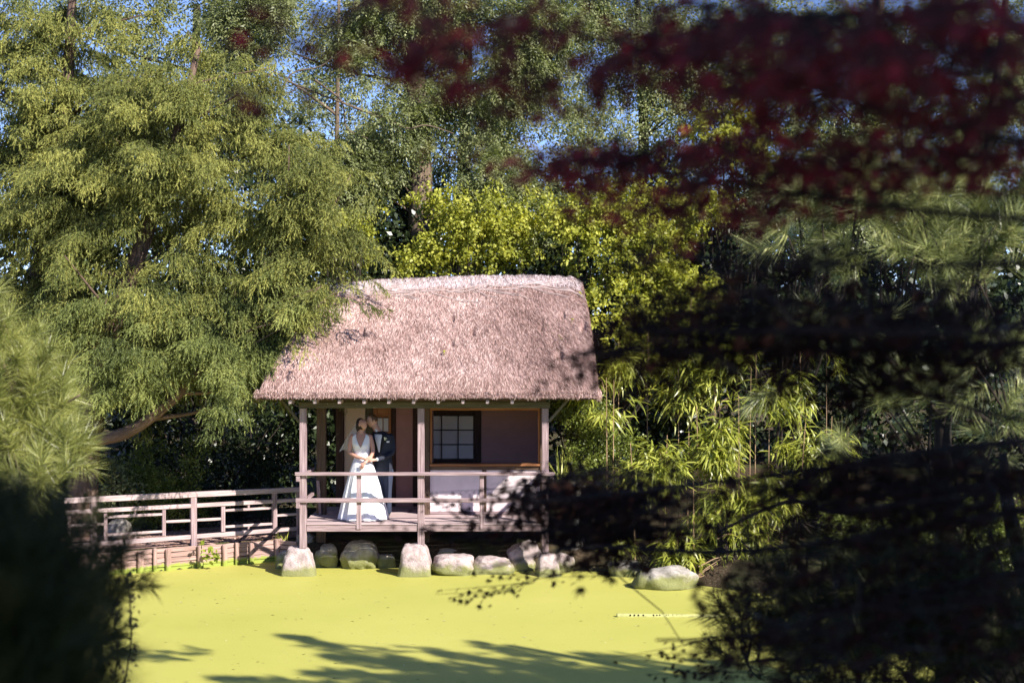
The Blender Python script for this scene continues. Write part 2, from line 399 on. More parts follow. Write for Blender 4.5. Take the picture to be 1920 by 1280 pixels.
def limbs(mb, base, tips, n, r0=.05, r1=.008, sag=.3, seg=6, up=1.0):
    tips = np.asarray(tips); idx = R.choice(len(tips), size=min(n, len(tips)), replace=False)
    for i in idx:
        tip = Vector(tips[i]); b = min(base, key=lambda q: (q-tip).length + max(0, (q.z-tip.z)+up*.6)*2.0)
        mid = b*.55+tip*.45+Vector((random.uniform(-.3, .3), random.uniform(-.3, .3), random.uniform(-.35, sag*.3)))*min(1, (tip-b).length/3)
        L = (tip-b).length
        mb.tube(curve_pts([b, mid, tip], seg), list(np.linspace(r0*min(1.3, .3+L/4), r1, seg+1)), 6)

# leaf clusters: every function takes spray origins X and outward directions U
def yew_sprays(X, U, Lb=(.6, 1.3), m=39, q=8, bl=.062, bw=.019, hang=.22):
    n = len(X); r = R
    D = unit(U*np.array([1, 1, .35])+r.normal(size=(n, 3))*.25+np.array([0, -.25, .1]))
    Lb = r.uniform(*Lb, n)
    t = r.random((n, m))**.8
    side = unit(np.cross(D, np.array([0, 0, 1.])+r.normal(size=(n, 3))*.12))
    lat = r.normal(size=(n, m))*.21*(1.15-t)*Lb[:, None]
    B = X[:, None, :]+D[:, None, :]*((t-.5)*Lb[:, None])[..., None]+side[:, None, :]*lat[..., None]
    B[..., 2] -= .35*Lb[:, None]*t**2+np.abs(lat)*.35
    bd = unit(D[:, None, :]*.55+side[:, None, :]*(np.sign(lat)*.35)[..., None]+np.array([0, 0, -.95])+r.normal(size=(n, m, 3))*.35)
    hl = hang*r.uniform(.5, 1.3, (n, m))
    s = (np.arange(q)+.5)/q
    Q = B[:, :, None, :]+bd[:, :, None, :]*(s*1.0)[None, None, :, None]*hl[:, :, None, None]
    Q[..., 2] -= (s**2)[None, None]*hl[:, :, None]*.2
    ld = bd[:, :, None, :]+r.normal(size=(n, m, q, 3))*.42
    nn = r.normal(size=(n, m, q, 3))*.8+np.array([.3, -.5, .6])
    tint = np.clip(r.normal(.45, .14, (n, m, q))+.5*(r.random((n, 1, 1))-.5)+.28*(s-.4)[None, None], 0, 1)
    k = n*m*q
    return Q.reshape(k, 3), ld.reshape(k, 3), nn.reshape(k, 3), bl*r.uniform(.7, 1.3, k), bw*r.uniform(.7, 1.3, k), tint.reshape(k)
def pinnate(X, U, c=7, lf=9, size=.30, leaf=.10, wd=.034):
    n = len(X); r = R
    D = unit(U[:, None, :]*.5+r.normal(size=(n, c, 3))*.75+np.array([0, 0, -.25]))
    B = X[:, None, :]+r.normal(size=(n, c, 3))*.10
    s = np.repeat((np.arange((lf+1)//2)+1)/((lf+1)//2), 2)[:lf]; sg = np.array([1, -1]*lf)[:lf]*1.0; sg[-1] = 0
    S = unit(np.cross(D, np.array([0, 0, 1.])+r.normal(size=(n, c, 3))*.3))
    Q = B[:, :, None, :]+D[:, :, None, :]*(s*size)[None, None, :, None]
    Q[..., 2] -= (s**2)[None, None]*size*.35
    ld = D[:, :, None, :]*.55+S[:, :, None, :]*sg[None, None, :, None]*.9+np.array([0, 0, -.35])+r.normal(size=(n, c, lf, 3))*.15
    nn = np.cross(S, D)[:, :, None, :]+r.normal(size=(n, c, lf, 3))*.3
    k = n*c*lf
    tint = np.clip(.5+.5*(r.random((n, 1, 1))-.5)+r.normal(0, .13, (n, c, lf)), 0, 1)
    return Q.reshape(k, 3), ld.reshape(k, 3), nn.reshape(k, 3), leaf*r.uniform(.7, 1.2, k), wd*r.uniform(.8, 1.3, k), tint.reshape(k)
def leafy(X, U, c=14, spread=.18, leaf=.07, wd=.045, flat=.6, droop=.3):
    n = len(X); r = R
    tw = unit(U+r.normal(size=(n, 3))*.5)
    s = r.random((n, c))
    Q = X[:, None, :]+tw[:, None, :]*((s-.3)*spread*2)[..., None]+r.normal(size=(n, c, 3))*spread*.33
    ld = tw[:, None, :]*.5+r.normal(size=(n, c, 3))*.8+np.array([0, 0, -droop])
    nn = r.normal(size=(n, c, 3))*(1-flat)+np.array([.25, -.35, .8])*flat+U[:, None, :]*.25
    k = n*c; tint = np.clip(.5+.45*(r.random((n, 1))-.5)+r.normal(0, .15, (n, c)), 0, 1)
    return Q.reshape(k, 3), ld.reshape(k, 3), nn.reshape(k, 3), leaf*r.uniform(.6, 1.25, k), wd*r.uniform(.7, 1.2, k), tint.reshape(k)
def fans(X, U, c=6, leaf=.31, wd=.036):
    n = len(X); r = R
    az = unit(np.stack([U[:, 0]+r.normal(size=n)*.7, U[:, 1]-.3+r.normal(size=n)*.7, np.zeros(n)], -1))
    S = np.cross(az, np.array([0, 0, 1.])); a = (np.linspace(-1.25, 1.25, c)[None]+r.normal(size=(n, c))*.15)
    ld = az[:, None, :]*np.cos(a)[..., None]+S[:, None, :]*np.sin(a)[..., None]
    ld = ld+np.array([0, 0, -1])*r.uniform(-.3, 1.5, (n, c))[..., None]+r.normal(size=(n, c, 3))*.22
    Q = X[:, None, :]+unit(ld)*.02+r.normal(size=(n, c, 3))*.05
    nn = np.array([0, -.3, 1])+r.normal(size=(n, c, 3))*.35
    k = n*c; tint = np.clip(.5+.5*(r.random((n, 1))-.5)+r.normal(0, .12, (n, c)), 0, 1)
    return Q.reshape(k, 3), ld.reshape(k, 3), nn.reshape(k, 3), leaf*r.uniform(.6, 1.2, k), wd*r.uniform(.8, 1.2, k), tint.reshape(k)
def pine_tufts(X, U, c=80, nl=.15, nw=.0042, stem=.14):
    n = len(X); r = R
    ax = unit(U*.6+r.normal(size=(n, 3))*.3+np.array([0, -.1, .55]))
    s = r.random((n, c))
    Q = X[:, None, :]+ax[:, None, :]*(s*stem)[..., None]
    rd = unit(r.normal(size=(n, c, 3)))
    rd = unit(rd-ax[:, None, :]*(rd*ax[:, None, :]).sum(-1, keepdims=True))
    ld = ax[:, None, :]*(.45+.9*s[..., None])+rd*.9+np.array([0, 0, -.12])
    nn = r.normal(size=(n, c, 3))
    k = n*c; tint = np.clip(.5+.4*(r.random((n, 1))-.5)+r.normal(0, .15, (n, c)), 0, 1)
    return Q.reshape(k, 3), ld.reshape(k, 3), nn.reshape(k, 3), nl*r.uniform(.75, 1.15, k), np.full(k, nw), tint.reshape(k)
def boughs(X, U, k, ln=1.1, wd=.32, th=.10, seed=5):
    "spread k sprays along a drooping fan at every point, leaving air between the fans"
    r = np.random.default_rng(seed); n = len(X)
    D = unit(U*np.array([1, 1, .3])+r.normal(size=(n, 3))*.35+np.array([.1, -.3, 0])); S = unit(np.cross(D, [0, 0, 1.]))
    t = r.random((n, k)); l = r.normal(size=(n, k))*(1.1-t)*wd
    Q = X[:, None]+D[:, None]*((t-.35)*ln)[..., None]+S[:, None]*l[..., None]
    Q[..., 2] -= .45*ln*t**2+np.abs(l)*.4-r.normal(size=(n, k))*th
    return Q.reshape(-1, 3), np.repeat(D, k, 0)+r.normal(size=(n*k, 3))*.2
def cat_(*a): return tuple(np.concatenate(x) for x in zip(*a))
def foliage_part(name, arr, T, m, parent):
    me = leaf_mesh(name, arr[0], arr[1], arr[2], arr[3], arr[4], T, arr[5])
    return place(name, me, m, parent, kind='stuff')
def trunk_mb(pts, rad, n=16, seg=14):
    mb = MB(); cp = curve_pts(pts, seg); mb.tube(cp, list(np.interp(np.linspace(0, 1, len(cp)), np.linspace(0, 1, len(rad)), rad)), n, .08)
    return mb, cp
# ============================================================ ground and pond
shore = [(-16, 19), (-11.5, 22.0), (-7.43, 24.4), (-6.64, 24.8), (-5.69, 25.38), (-4.87, 25.98), (-4.35, 26.25), (-4.1, 25.75), (-3.0, 25.62), (-1.4, 25.5),
         (-.2, 25.35), (.55, 25.15), (1.35, 25.1), (2.3, 24.5), (3.1, 23.6), (4.0, 22.8), (4.8, 21), (5.4, 18.5), (5.6, 15.5), (4.2, 12.6), (0, 11.6), (-6, 11.6), (-13, 13)]
SH = np.array(shore, float)
def sdist(x, y):
    "distance to the shoreline, positive on land"
    p = np.stack([x, y], -1); best = np.full(x.shape, 1e9); inside = np.zeros(x.shape, bool)
    for i in range(len(SH)):
        a, b = SH[i], SH[(i+1) % len(SH)]; ab = b-a
        t = np.clip(((p-a)@ab)/(ab@ab), 0, 1)
        q = a+t[..., None]*ab; best = np.minimum(best, np.hypot(*(np.moveaxis(p-q, -1, 0))))
        c = (a[1] > y) != (b[1] > y)
        xi = a[0]+(y-a[1])/(b[1]-a[1]+1e-12)*(b[0]-a[0]); inside ^= c & (x < xi)
    return np.where(inside, -best, best)
def sm(t): t = np.clip(t, 0, 1); return t*t*(3-2*t)
def height(x, y):
    s = sdist(x, y); n = pn(np.stack([x, y, 0*x], -1), 1.1, 3)*.05
    left = sm((-3.9-x)/.6)
    z = .38*sm((s-.13*left)/(.5-.40*left))
    z = z+sm((s-.6)/6)*sm((x-1.5)/3)*1.1*sm((y-14)/6)
    z = z+sm((11-y)/7.5)*2.02*sm(s/1.5)
    z = z+np.clip(y-31, 0, 200)*.035+np.clip(x-9, 0, 60)*.06+np.clip(-x-12, 0, 60)*.05
    z = z+n*sm(s/1.5)*(1-.6*left)
    return np.where(s < 0, np.maximum(-.6, s*.9-.03), z)
def axis(lo, a, b, hi, fine, k):
    m = np.arange(a, b+1e-6, fine)
    l = a-np.geomspace(fine, a-lo, k); r = b+np.geomspace(fine, hi-b, k)
    return np.concatenate([l[::-1], m, r])
gx = axis(-350, -9, 7, 350, .14, 26); gy = axis(-300, 0, 31, 500, .16, 26)
GX, GY = np.meshgrid(gx, gy); GZ = height(GX.ravel(), GY.ravel())
V = np.stack([GX.ravel(), GY.ravel(), GZ], -1)
nx = len(gx); i, j = np.meshgrid(np.arange(nx-1), np.arange(len(gy)-1)); a = (j*nx+i).ravel()
F = np.stack([a, a+1, a+nx+1, a+nx], -1)
o = place('ground', np_mesh('ground', V, F, True), M['ground']); tag(o, kind='structure', label='leaf strewn earth banks round the pond')
wv = []; wf = []
o = place('pond_water', np_mesh('pond_water', [(-20, 8, 0), (8, 8, 0), (8, 28, 0), (-20, 28, 0)], [(0, 1, 2, 3)]), M['duckweed'])
tag(o, kind='structure', label='pond surface covered in lime green duckweed')
# sunlit path behind the fence: a thin sheet over the earth
px_ = np.linspace(-11, -3.7, 60); v_ = np.linspace(.20, 2.3, 16)
A0, B0 = np.array([-7.43, 24.4]), np.array([-4.35, 26.25]); dd = (B0-A0)/np.linalg.norm(B0-A0); nn_ = np.array([-dd[1], dd[0]])
tt = (px_-A0[0])/dd[0]
TT, VV = np.meshgrid(tt, v_); XX = A0[0]+TT*dd[0]+VV*nn_[0]; YY = A0[1]+TT*dd[1]+VV*nn_[1]
ZZ = height(XX.ravel(), YY.ravel())+.012; n_ = len(tt)
i, j = np.meshgrid(np.arange(n_-1), np.arange(len(v_)-1)); a = (j*n_+i).ravel()
o = place('footpath', np_mesh('footpath', np.stack([XX.ravel(), YY.ravel(), ZZ], -1), np.stack([a, a+1, a+n_+1, a+n_], -1), True), M['path'])
tag(o, kind='structure', label='pinkish gravel footpath with leaf litter')
# litter on the path and scum on the pond
k = 5200; tx = R.uniform(-3, 6.5, k)*.9; vx = R.uniform(.2, 3.0, k)
X = A0[0]+tx*dd[0]+vx*nn_[0]; Y = A0[1]+tx*dd[1]+vx*nn_[1]
Q = np.stack([X, Y, height(X, Y)+.02], -1)
me = leaf_mesh('fallen_leaves', Q, R.normal(size=(k, 3))*np.array([1, 1, .25]), np.array([0, 0, 1])+R.normal(size=(k, 3))*.35, R.uniform(.03, .07, k), R.uniform(.015, .035, k), T_DIAM)
o = place('fallen_leaves', me, leaf_mat('dry_leaf_litter', [(.1, (.12, .06, .045)), (.5, (.38, .22, .17)), (.9, (.62, .45, .38))], .1), kind='stuff')
tag(o, 'dry pinkish brown leaves lying along the footpath', 'leaf litter')
k = 420; X = R.uniform(-7, 4.5, k); Y = R.uniform(16, 25.2, k)
Q = np.stack([X, Y, np.full(k, .006)], -1)
me = leaf_mesh('pond_debris', Q, R.normal(size=(k, 3))*np.array([1, 1, .0]), np.tile([0, 0, 1.], (k, 1)), R.uniform(.02, .07, k), R.uniform(.008, .025, k), T_DIAM)
o = place('pond_debris', me, leaf_mat('floating_bits', [(.1, (.12, .11, .04)), (.6, (.36, .36, .14)), (.9, (.75, .75, .6))], .1), kind='stuff')
tag(o, 'tiny pale bits floating on the duckweed', 'floating debris')

# ============================================================ revetment along the left shore
rv = thing('retaining_wall', (-5.9, 25.3, 0), 'low bank revetment of weathered boards and round stakes beside the pond', 'retaining wall')
def shore_at(px):
    "where the line of sight at px meets the revetment line"
    s = (px-960)/FP; t = (s*A0[1]-A0[0])/(dd[0]-s*dd[1]); return A0+t*dd
stk = [(205, 13), (232, 10), (262, 12), (289, 7), (314, 11), (374, 12), (420, 10), (442.5, 7.5), (470.5, 9.5), (518, 10)]
for px, wpx in stk:
    q = shore_at(px)-nn_*.035; r = wpx*q[1]/FP/2; top = .40+random.uniform(-.02, .02)
    mb = MB(); mb.tube([(q[0], q[1], -.25), (q[0]+.004, q[1], .2), (q[0], q[1], top-.012), (q[0], q[1], top)], [r, r*1.03, r, r*.82], 12, .04)
    mb.build('stake', M['wood_wet'], rv, smooth=False)
segs = [150]+[p for p, _ in stk]+[530]
for a_, b_ in zip(segs[:-1], segs[1:]):
    qa, qb = shore_at(a_)+nn_*.025, shore_at(b_)+nn_*.025
    for c_ in range(5):
        z = -.03+c_*.085+.042; j = random.uniform(-.008, .008)
        mb = MB(); mb.beam((qa[0], qa[1]+j, z+random.uniform(-.004, .004)), (qb[0], qb[1]+j, z+random.uniform(-.004, .004)), .05, .079, bev=.008, seg=3, wob=.004)
        mb.build('board', M['wood_wet'], rv)
# return of the wall running back towards the hut
for c_ in range(5):
    z = -.03+c_*.085+.042
    mb = MB(); mb.beam((-4.36, 26.28, z), (-3.95, 26.05, z), .05, .079, bev=.008); mb.build('board', M['wood_wet'], rv)

# ============================================================ fence
fA, fB = np.array([-7.2, 24.8]), np.array([-3.99, 26.6]); fd = fB-fA
def fpt(px, py):
    s = (px-960)/FP; t = (s*fA[1]-fA[0])/(fd[0]-s*fd[1]); q = fA+t*fd
    return Vector((q[0], q[1], EYE-(py-640)*q[1]/FP))
fn = Vector((fd[1], -fd[0], 0)).normalized()
fe = thing('wooden_fence', (-5.6, 25.7, .4), 'weathered grey timber fence with staggered short rails along the footpath', 'fence')
def frail(nm, a, b, h, wd=.07, m='wood_pale', off=0):
    mb = MB(); mb.beam(fpt(*a)+fn*off, fpt(*b)+fn*off, wd, h, bev=.006, seg=4, wob=.002); mb.build(nm, M[m], fe)
frail('top_rail', (120, 938.5), (563, 917), .095, .11)
frail('rail', (120, 960.5), (563, 936.5), .072)
frail('bottom_rail', (120, 1024), (563, 990), .075)
def fpost(px, y0, y1, wpx, wd=.10):
    a, b = fpt(px, y0), fpt(px, y1); b.z = max(b.z, .36)
    mb = MB(); mb.beam(b, a, wpx*a.y/FP, wd, up=fn, bev=.008); mb.build('post', M['wood'], fe)
for px, y0, y1, wp in [(362.5, 929.5, 1023, 12), (514.5, 921, 999, 9), (560, 919, 1010, 8), (175, 940, 1040, 12)]: fpost(px, y0, y1, wp)
for px, y0, y1, wp in [(197.5, 962, 1012, 7), (307, 955, 1004, 7), (418, 949, 996, 8), (129, 966, 1015, 7)]:
    a, b = fpt(px, y0), fpt(px, y1); mb = MB(); mb.beam(b, a, wp*a.y/FP, .06, up=fn); mb.build('baluster', M['wood'], fe)
for a, b in [((201, 969), (304, 963.5)), ((201, 1002.5), (304, 996)), ((311, 977.5), (357, 975.5)), ((369, 974.5), (414, 972)), ((422, 956.5), (510, 952)),
             ((422, 987), (510, 981.5)), ((519, 966), (557, 963)), ((133, 985), (194, 982))]:
    frail('short_rail', a, b, .048, .045)
for px, y0, y1 in [(253, 955, 966), (253, 1001, 1013), (466, 944, 953), (466, 984, 993)]:
    a, b = fpt(px, y0), fpt(px, y1); mb = MB(); mb.beam(b, a, 4.5*a.y/FP, .04, up=fn); mb.build('strut', M['wood'], fe)

# ============================================================ the thatched hut
YF = 24.7; YW = 26.05; ZD = .89
hut = thing('thatched_hut', (-1.55, 26.1, .4), 'small timber tea hut with thatched roof standing on stones over the pond', 'hut')
def hb(nm, x0, x1, y0, y1, z0, z1, m='wood', bev=.005, par=None, lab=None):
    mb = MB(); mb.box(x0, x1, y0, y1, z0, z1, bev); o = mb.build(nm, M[m], par or hut)
    if lab: o['label'] = lab
    return o
for x, z0 in ((-3.626, .47), (-1.579, .50), (.574, .40)):
    hb('post', x-.06, x+.06, YF-.06, YF+.06, z0, 2.89, 'wood')
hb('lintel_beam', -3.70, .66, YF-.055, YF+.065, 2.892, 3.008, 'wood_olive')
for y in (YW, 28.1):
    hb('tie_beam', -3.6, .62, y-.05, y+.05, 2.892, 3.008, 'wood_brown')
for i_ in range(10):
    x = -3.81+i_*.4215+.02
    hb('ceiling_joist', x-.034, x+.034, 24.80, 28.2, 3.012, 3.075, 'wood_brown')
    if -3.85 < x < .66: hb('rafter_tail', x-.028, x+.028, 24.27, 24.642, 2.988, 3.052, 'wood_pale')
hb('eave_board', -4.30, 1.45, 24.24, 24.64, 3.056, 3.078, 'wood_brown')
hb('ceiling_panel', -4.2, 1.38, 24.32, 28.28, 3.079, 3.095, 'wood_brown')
for s_, x0, x1 in ((-1, -3.69, -4.02), (1, .64, .98)):
    mb = MB(); mb.beam((x0, YF, 2.66), (x1, YF, 3.05), .06, .055, bev=.006); mb.build('brace', M['wood_olive'], hut)
# second row of posts
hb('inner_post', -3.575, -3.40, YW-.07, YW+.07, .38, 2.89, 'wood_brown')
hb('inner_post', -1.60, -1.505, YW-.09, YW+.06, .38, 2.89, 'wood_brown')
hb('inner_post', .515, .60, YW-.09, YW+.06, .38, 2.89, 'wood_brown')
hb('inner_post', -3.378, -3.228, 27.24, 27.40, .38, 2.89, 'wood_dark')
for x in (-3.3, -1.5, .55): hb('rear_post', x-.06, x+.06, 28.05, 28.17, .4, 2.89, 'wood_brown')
hb('edge_beam', -3.56, .51, YF-.04, YF+.04, .755, .872, 'wood')
hb('edge_beam', -3.66, -3.59, 24.77, 26.0, .755, .868, 'wood')
hb('floor_joist', -3.5, .5, 25.5, 25.6, .75, .86, 'wood_dark'); hb('floor_joist', -3.5, .5, 26.9, 27.0, .75, .86, 'wood_dark')
for k_ in range(18):
    y = 24.645+k_*.1475; mb = MB(); rw = .138
    mb.box(-3.66+random.uniform(-.006, .006), .60, y, y+rw, ZD-.020, ZD+random.uniform(-.001, .002), .004)
    if 24.62 < y < 24.79:
        mb = MB()
        for a_, b_ in ((-3.66, -3.565), (-3.555, -1.648), (-1.51, .505)):
            pass
        mb.box(-3.56, -1.645, y, y+rw, ZD-.02, ZD, .004); mb.build('floor_board', M['wood_pale'], hut)
        mb = MB(); mb.box(-1.513, .508, y, y+rw, ZD-.02, ZD, .004)
    mb.build('floor_board', M['wood_pale'], hut)
# railing
hb('top_rail', -3.75, .74, YF-.13, YF-.01-.055, 1.728, 1.795, 'wood', .008)
hb('middle_rail', -3.74, .60, YF-.115, YF-.062, 1.262, 1.345, 'wood', .008)
hb('baluster', -2.70, -2.61, YF-.06, YF-.02+.02, .80, 1.726, 'wood')
hb('baluster', -.565, -.485, YF-.06, YF, .80, 1.726, 'wood')
for z in (1.68, 1.22):
    for x in (-3.70, .69):
        hb('rail_bracket', x-.035, x+.035, YF-.12, YF+.05, z-.05, z+.045, 'wood')
hb('side_rail', -3.665, -3.605, YF+.062, YW-.075, 1.69, 1.75, 'wood'); hb('side_rail', -3.665, -3.605, YF+.062, YW-.075, 1.24, 1.30, 'wood')
hb('side_rail', .60, .66, YF+.062, YW-.09, 1.69, 1.75, 'wood')
mb = MB(); mb.beam((-3.5, YW-.10, .9), (-3.54, YW-.12, 1.52), .06, .05, up=(0, 1, 0)); mb.build('brace', M['wood'], hut)
# right bay: low wall with sill and open window
hb('head_board', -1.50, .51, YW-.06, YW+.10, 2.79, 2.885, 'wood_warm')
hb('jamb', -1.503, -1.46, YW-.045, YW+.10, 1.82, 2.787, 'wood_warm'); hb('jamb', .475, .512, YW-.045, YW+.10, 1.82, 2.787, 'wood_warm')
hb('window_sill', -1.50, .51, YW-.10, YW+.12, 1.775, 1.818, 'wood_warm')
hb('sill_rail', -1.50, .51, YW-.05, YW+.03, 1.705, 1.773, 'wood_brown')
hb('foot_rail', -1.50, .51, YW-.05, YW+.03, .892, .935, 'wood')
hb('wall_batten', -.545, -.47, YW-.045, YW+.0, .937, 1.703, 'wood_brown')
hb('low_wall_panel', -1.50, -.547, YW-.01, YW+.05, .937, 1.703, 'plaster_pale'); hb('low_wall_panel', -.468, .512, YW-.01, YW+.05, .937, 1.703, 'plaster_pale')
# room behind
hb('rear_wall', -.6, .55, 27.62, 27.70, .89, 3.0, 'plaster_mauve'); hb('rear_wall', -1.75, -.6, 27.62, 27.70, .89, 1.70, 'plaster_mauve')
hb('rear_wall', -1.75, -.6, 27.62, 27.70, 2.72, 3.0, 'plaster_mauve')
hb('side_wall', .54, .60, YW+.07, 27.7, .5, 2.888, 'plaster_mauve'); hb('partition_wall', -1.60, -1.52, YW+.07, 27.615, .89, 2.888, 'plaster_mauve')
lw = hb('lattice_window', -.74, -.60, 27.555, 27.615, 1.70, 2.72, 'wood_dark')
lw['label'] = 'dark framed lattice window with nine grey panes'
def lwb(x0, x1, z0, z1, nm='frame', m='wood_dark', y0=27.565, y1=27.61): hb(nm, x0, x1, y0, y1, z0, z1, m, .003, lw)
lwb(-1.75, -.742, 1.70, 1.772); lwb(-1.75, -.742, 2.612, 2.72); 
for k_ in (0, 1): lwb(-1.19+k_*.238-.0, -1.19+k_*.238+.014, 1.774, 2.61, 'glazing_bar') if False else None
xs = [-1.74, -1.365, -1.045, -.742]; zs = [1.772, 2.052, 2.332, 2.612]
for x in xs[1:3]: lwb(x-.009, x+.009, 1.774, 2.61, 'glazing_bar', 'wood_dark', 27.56, 27.60)
for z in zs[1:3]: lwb(-1.74, -.744, z-.009, z+.009, 'glazing_bar', 'wood_dark', 27.566, 27.598)
for a_, b_ in zip(xs[:-1], xs[1:]):
    for c_, d_ in zip(zs[:-1], zs[1:]): hb('pane', a_+.01, b_-.01, 27.60, 27.612, c_+.01, d_-.01, 'paper_dim', .001, lw)
# porch back wall with door
o = hb('porch_wall', -3.224, -2.812, 27.30, 27.38, .89, 2.9, 'plaster_bounce'); o['label'] = 'plaster wall panel beside the door, coloured lighter as if bounce lit'
hb('door_post', -2.81, -2.665, 27.27, 27.40, .89, 2.9, 'wood_olive')
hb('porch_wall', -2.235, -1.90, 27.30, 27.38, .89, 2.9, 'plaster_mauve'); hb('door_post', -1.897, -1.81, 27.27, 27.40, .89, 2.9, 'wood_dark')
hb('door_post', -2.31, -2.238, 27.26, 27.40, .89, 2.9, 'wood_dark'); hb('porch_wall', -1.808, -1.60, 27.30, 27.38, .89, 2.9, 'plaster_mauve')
door = hb('door', -2.66, -2.58, 27.25, 27.30, .90, 2.80, 'wood_warm'); door['label'] = 'orange brown glazed door'
hb('stile', -2.37, -2.315, 27.25, 27.30, .90, 2.80, 'wood_warm', .004, door)
hb('top_rail', -2.578, -2.372, 27.252, 27.298, 2.60, 2.80, 'wood_warm', .004, door); hb('bottom_panel', -2.578, -2.372, 27.255, 27.295, .90, 1.45, 'wood_warm', .004, door)
hb('glazing_bar', -2.483, -2.467, 27.255, 27.295, 1.45, 2.60, 'wood_warm', .003, door)
zz = [1.45, 1.74, 2.02, 2.31, 2.60]
for z in zz[1:4]: hb('glazing_bar', -2.578, -2.372, 27.257, 27.293, z-.018, z+.018, 'wood_warm', .003, door)
for a_, b_ in ((-2.578, -2.484), (-2.466, -2.372)):
    for c_, d_ in zip(zz[:-1], zz[1:]): hb('pane', a_, b_, 27.272, 27.28, c_+.018, d_-.018, 'paper', .001, door)
hb('door_backing', -2.66, -1.6, 28.0, 28.04, .89, 2.9, 'wood_dark')

# thatch
X0, X1, Y0, Y1 = -4.36, 1.50, 24.2, 28.42
def roof_z(x, y, rough=True):
    a = (y-Y0)*.985; b = (Y1-y)*.985; c = (x-X0)*1.95; d = (X1-x)*11
    k = .16
    def smin(p, q): h = np.clip(.5+.5*(q-p)/k, 0, 1); return q*(1-h)+p*h-k*h*(1-h)
    hgt = smin(smin(a, b), smin(c, d))
    e = np.minimum(np.minimum(y-Y0, Y1-y), np.minimum((x-X0), (X1-x)*2.2))
    z = 3.09+np.maximum(hgt, -.02)*.985+.17*sm(np.clip(e, 0, 1)/.14)
    z = z+np.interp(x, [-3.5, -2.5, -1.2, .2, 1.1, 1.5], [-.16, -.06, .0, .02, -.02, -.24])*sm((hgt-1.3)/.6)
    z = z-.10*np.sin(np.clip((x-X0)/(X1-X0), 0, 1)*PI)**2*sm(hgt/2)*0.3
    if rough:
        q = np.stack([x, y, z], -1)
        z = z+sm(e/.2)*(.036*pn(q, 2.6, 5)*(1-.7*sm((hgt-1.75)/.2))+.018*pn(q, 8, 6)*(1-.7*sm((hgt-1.75)/.2))+.016*pn(q*np.array([1, .35, .35]), 30, 7))
        z = z-.12*sm((pn(q*np.array([1, .5, .5]), 9.5, 21)-.70)/.14)*sm(e/.4)*sm((1.45-hgt)/.3)
    return z
xs_ = np.unique(np.concatenate([np.linspace(X0, X1, 190), X0+np.array([.02, .05, .09, .13]), X1-np.array([.01, .02, .04, .06, .09, .13])]))
ys_ = np.unique(np.concatenate([np.linspace(Y0, Y1, 150), Y0+np.array([.01, .03, .05, .08, .11])]))
GX, GY = np.meshgrid(xs_, ys_); Z = roof_z(GX, GY); nx, ny = len(xs_), len(ys_)
V = np.stack([GX, GY, Z], -1).reshape(-1, 3)
i, j = np.meshgrid(np.arange(nx-1), np.arange(ny-1)); a = (j*nx+i).ravel()
F = [tuple(f) for f in np.stack([a, a+1, a+nx+1, a+nx], -1)]
ring = [i for i in range(nx)]+[j*nx+nx-1 for j in range(1, ny)]+[(ny-1)*nx+i for i in range(nx-2, -1, -1)]+[j*nx for j in range(ny-2, 0, -1)]
lowv = V[ring].copy(); lowv[:, 2] = 3.085+R.normal(size=len(ring))*.006; lowv[:, 0] += np.where(lowv[:, 0] < X0+.01, .03, 0)-np.where(lowv[:, 0] > X1-.01, .03, 0); lowv[:, 1] += np.where(lowv[:, 1] < Y0+.01, .05, 0)
nb = len(V); V = np.concatenate([V, lowv]); m_ = len(ring)
F += [(ring[k], nb+k, nb+(k+1) % m_, ring[(k+1) % m_]) for k in range(m_)]
F.append(tuple(nb+k for k in reversed(range(m_))))
roof = place('thatched_roof', np_mesh('thatched_roof', V, F, True), M['thatch'], hut)
roof['label'] = 'thick pinkish grey reed thatch with steep hipped ends'
def straws(n, xr, yr, ln, wd, lift, rn_shift=0, jit=.30, fan=0):
    x = R.uniform(*xr, n); y = R.uniform(*yr, n); e = .01
    z = roof_z(x, y); gxx = (roof_z(x+.05, y, False)-roof_z(x-.05, y, False))/.1; gyy = (roof_z(x, y+.05, False)-roof_z(x, y-.05, False))/.1
    g2 = gxx**2+gyy**2+1e-6
    D = np.stack([-gxx, -gyy, -g2], -1); D = unit(D)
    N = unit(np.stack([-gxx, -gyy, np.ones(n)], -1))
    D = D+np.cross(N, D)*(R.normal(size=n)*jit+fan*sm((x+1.2)/2.2))[:, None]
    D = unit(D)+N*R.uniform(.02, lift, n)[:, None]
    Ln = R.uniform(*ln, n); Q = np.stack([x, y, z], -1)+N*.006-unit(D)*Ln[:, None]*.5
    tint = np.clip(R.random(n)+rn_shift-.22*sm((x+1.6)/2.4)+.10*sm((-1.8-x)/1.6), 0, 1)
    return Q, D, N+R.normal(size=(n, 3))*.35, Ln, R.uniform(*wd, n), tint
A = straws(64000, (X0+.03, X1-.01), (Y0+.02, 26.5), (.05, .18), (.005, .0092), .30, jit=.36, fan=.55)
B = straws(10000, (X0+.02, X0+1.6), (Y0+.05, 28.3), (.06, .18), (.005, .009), .28, jit=.34)
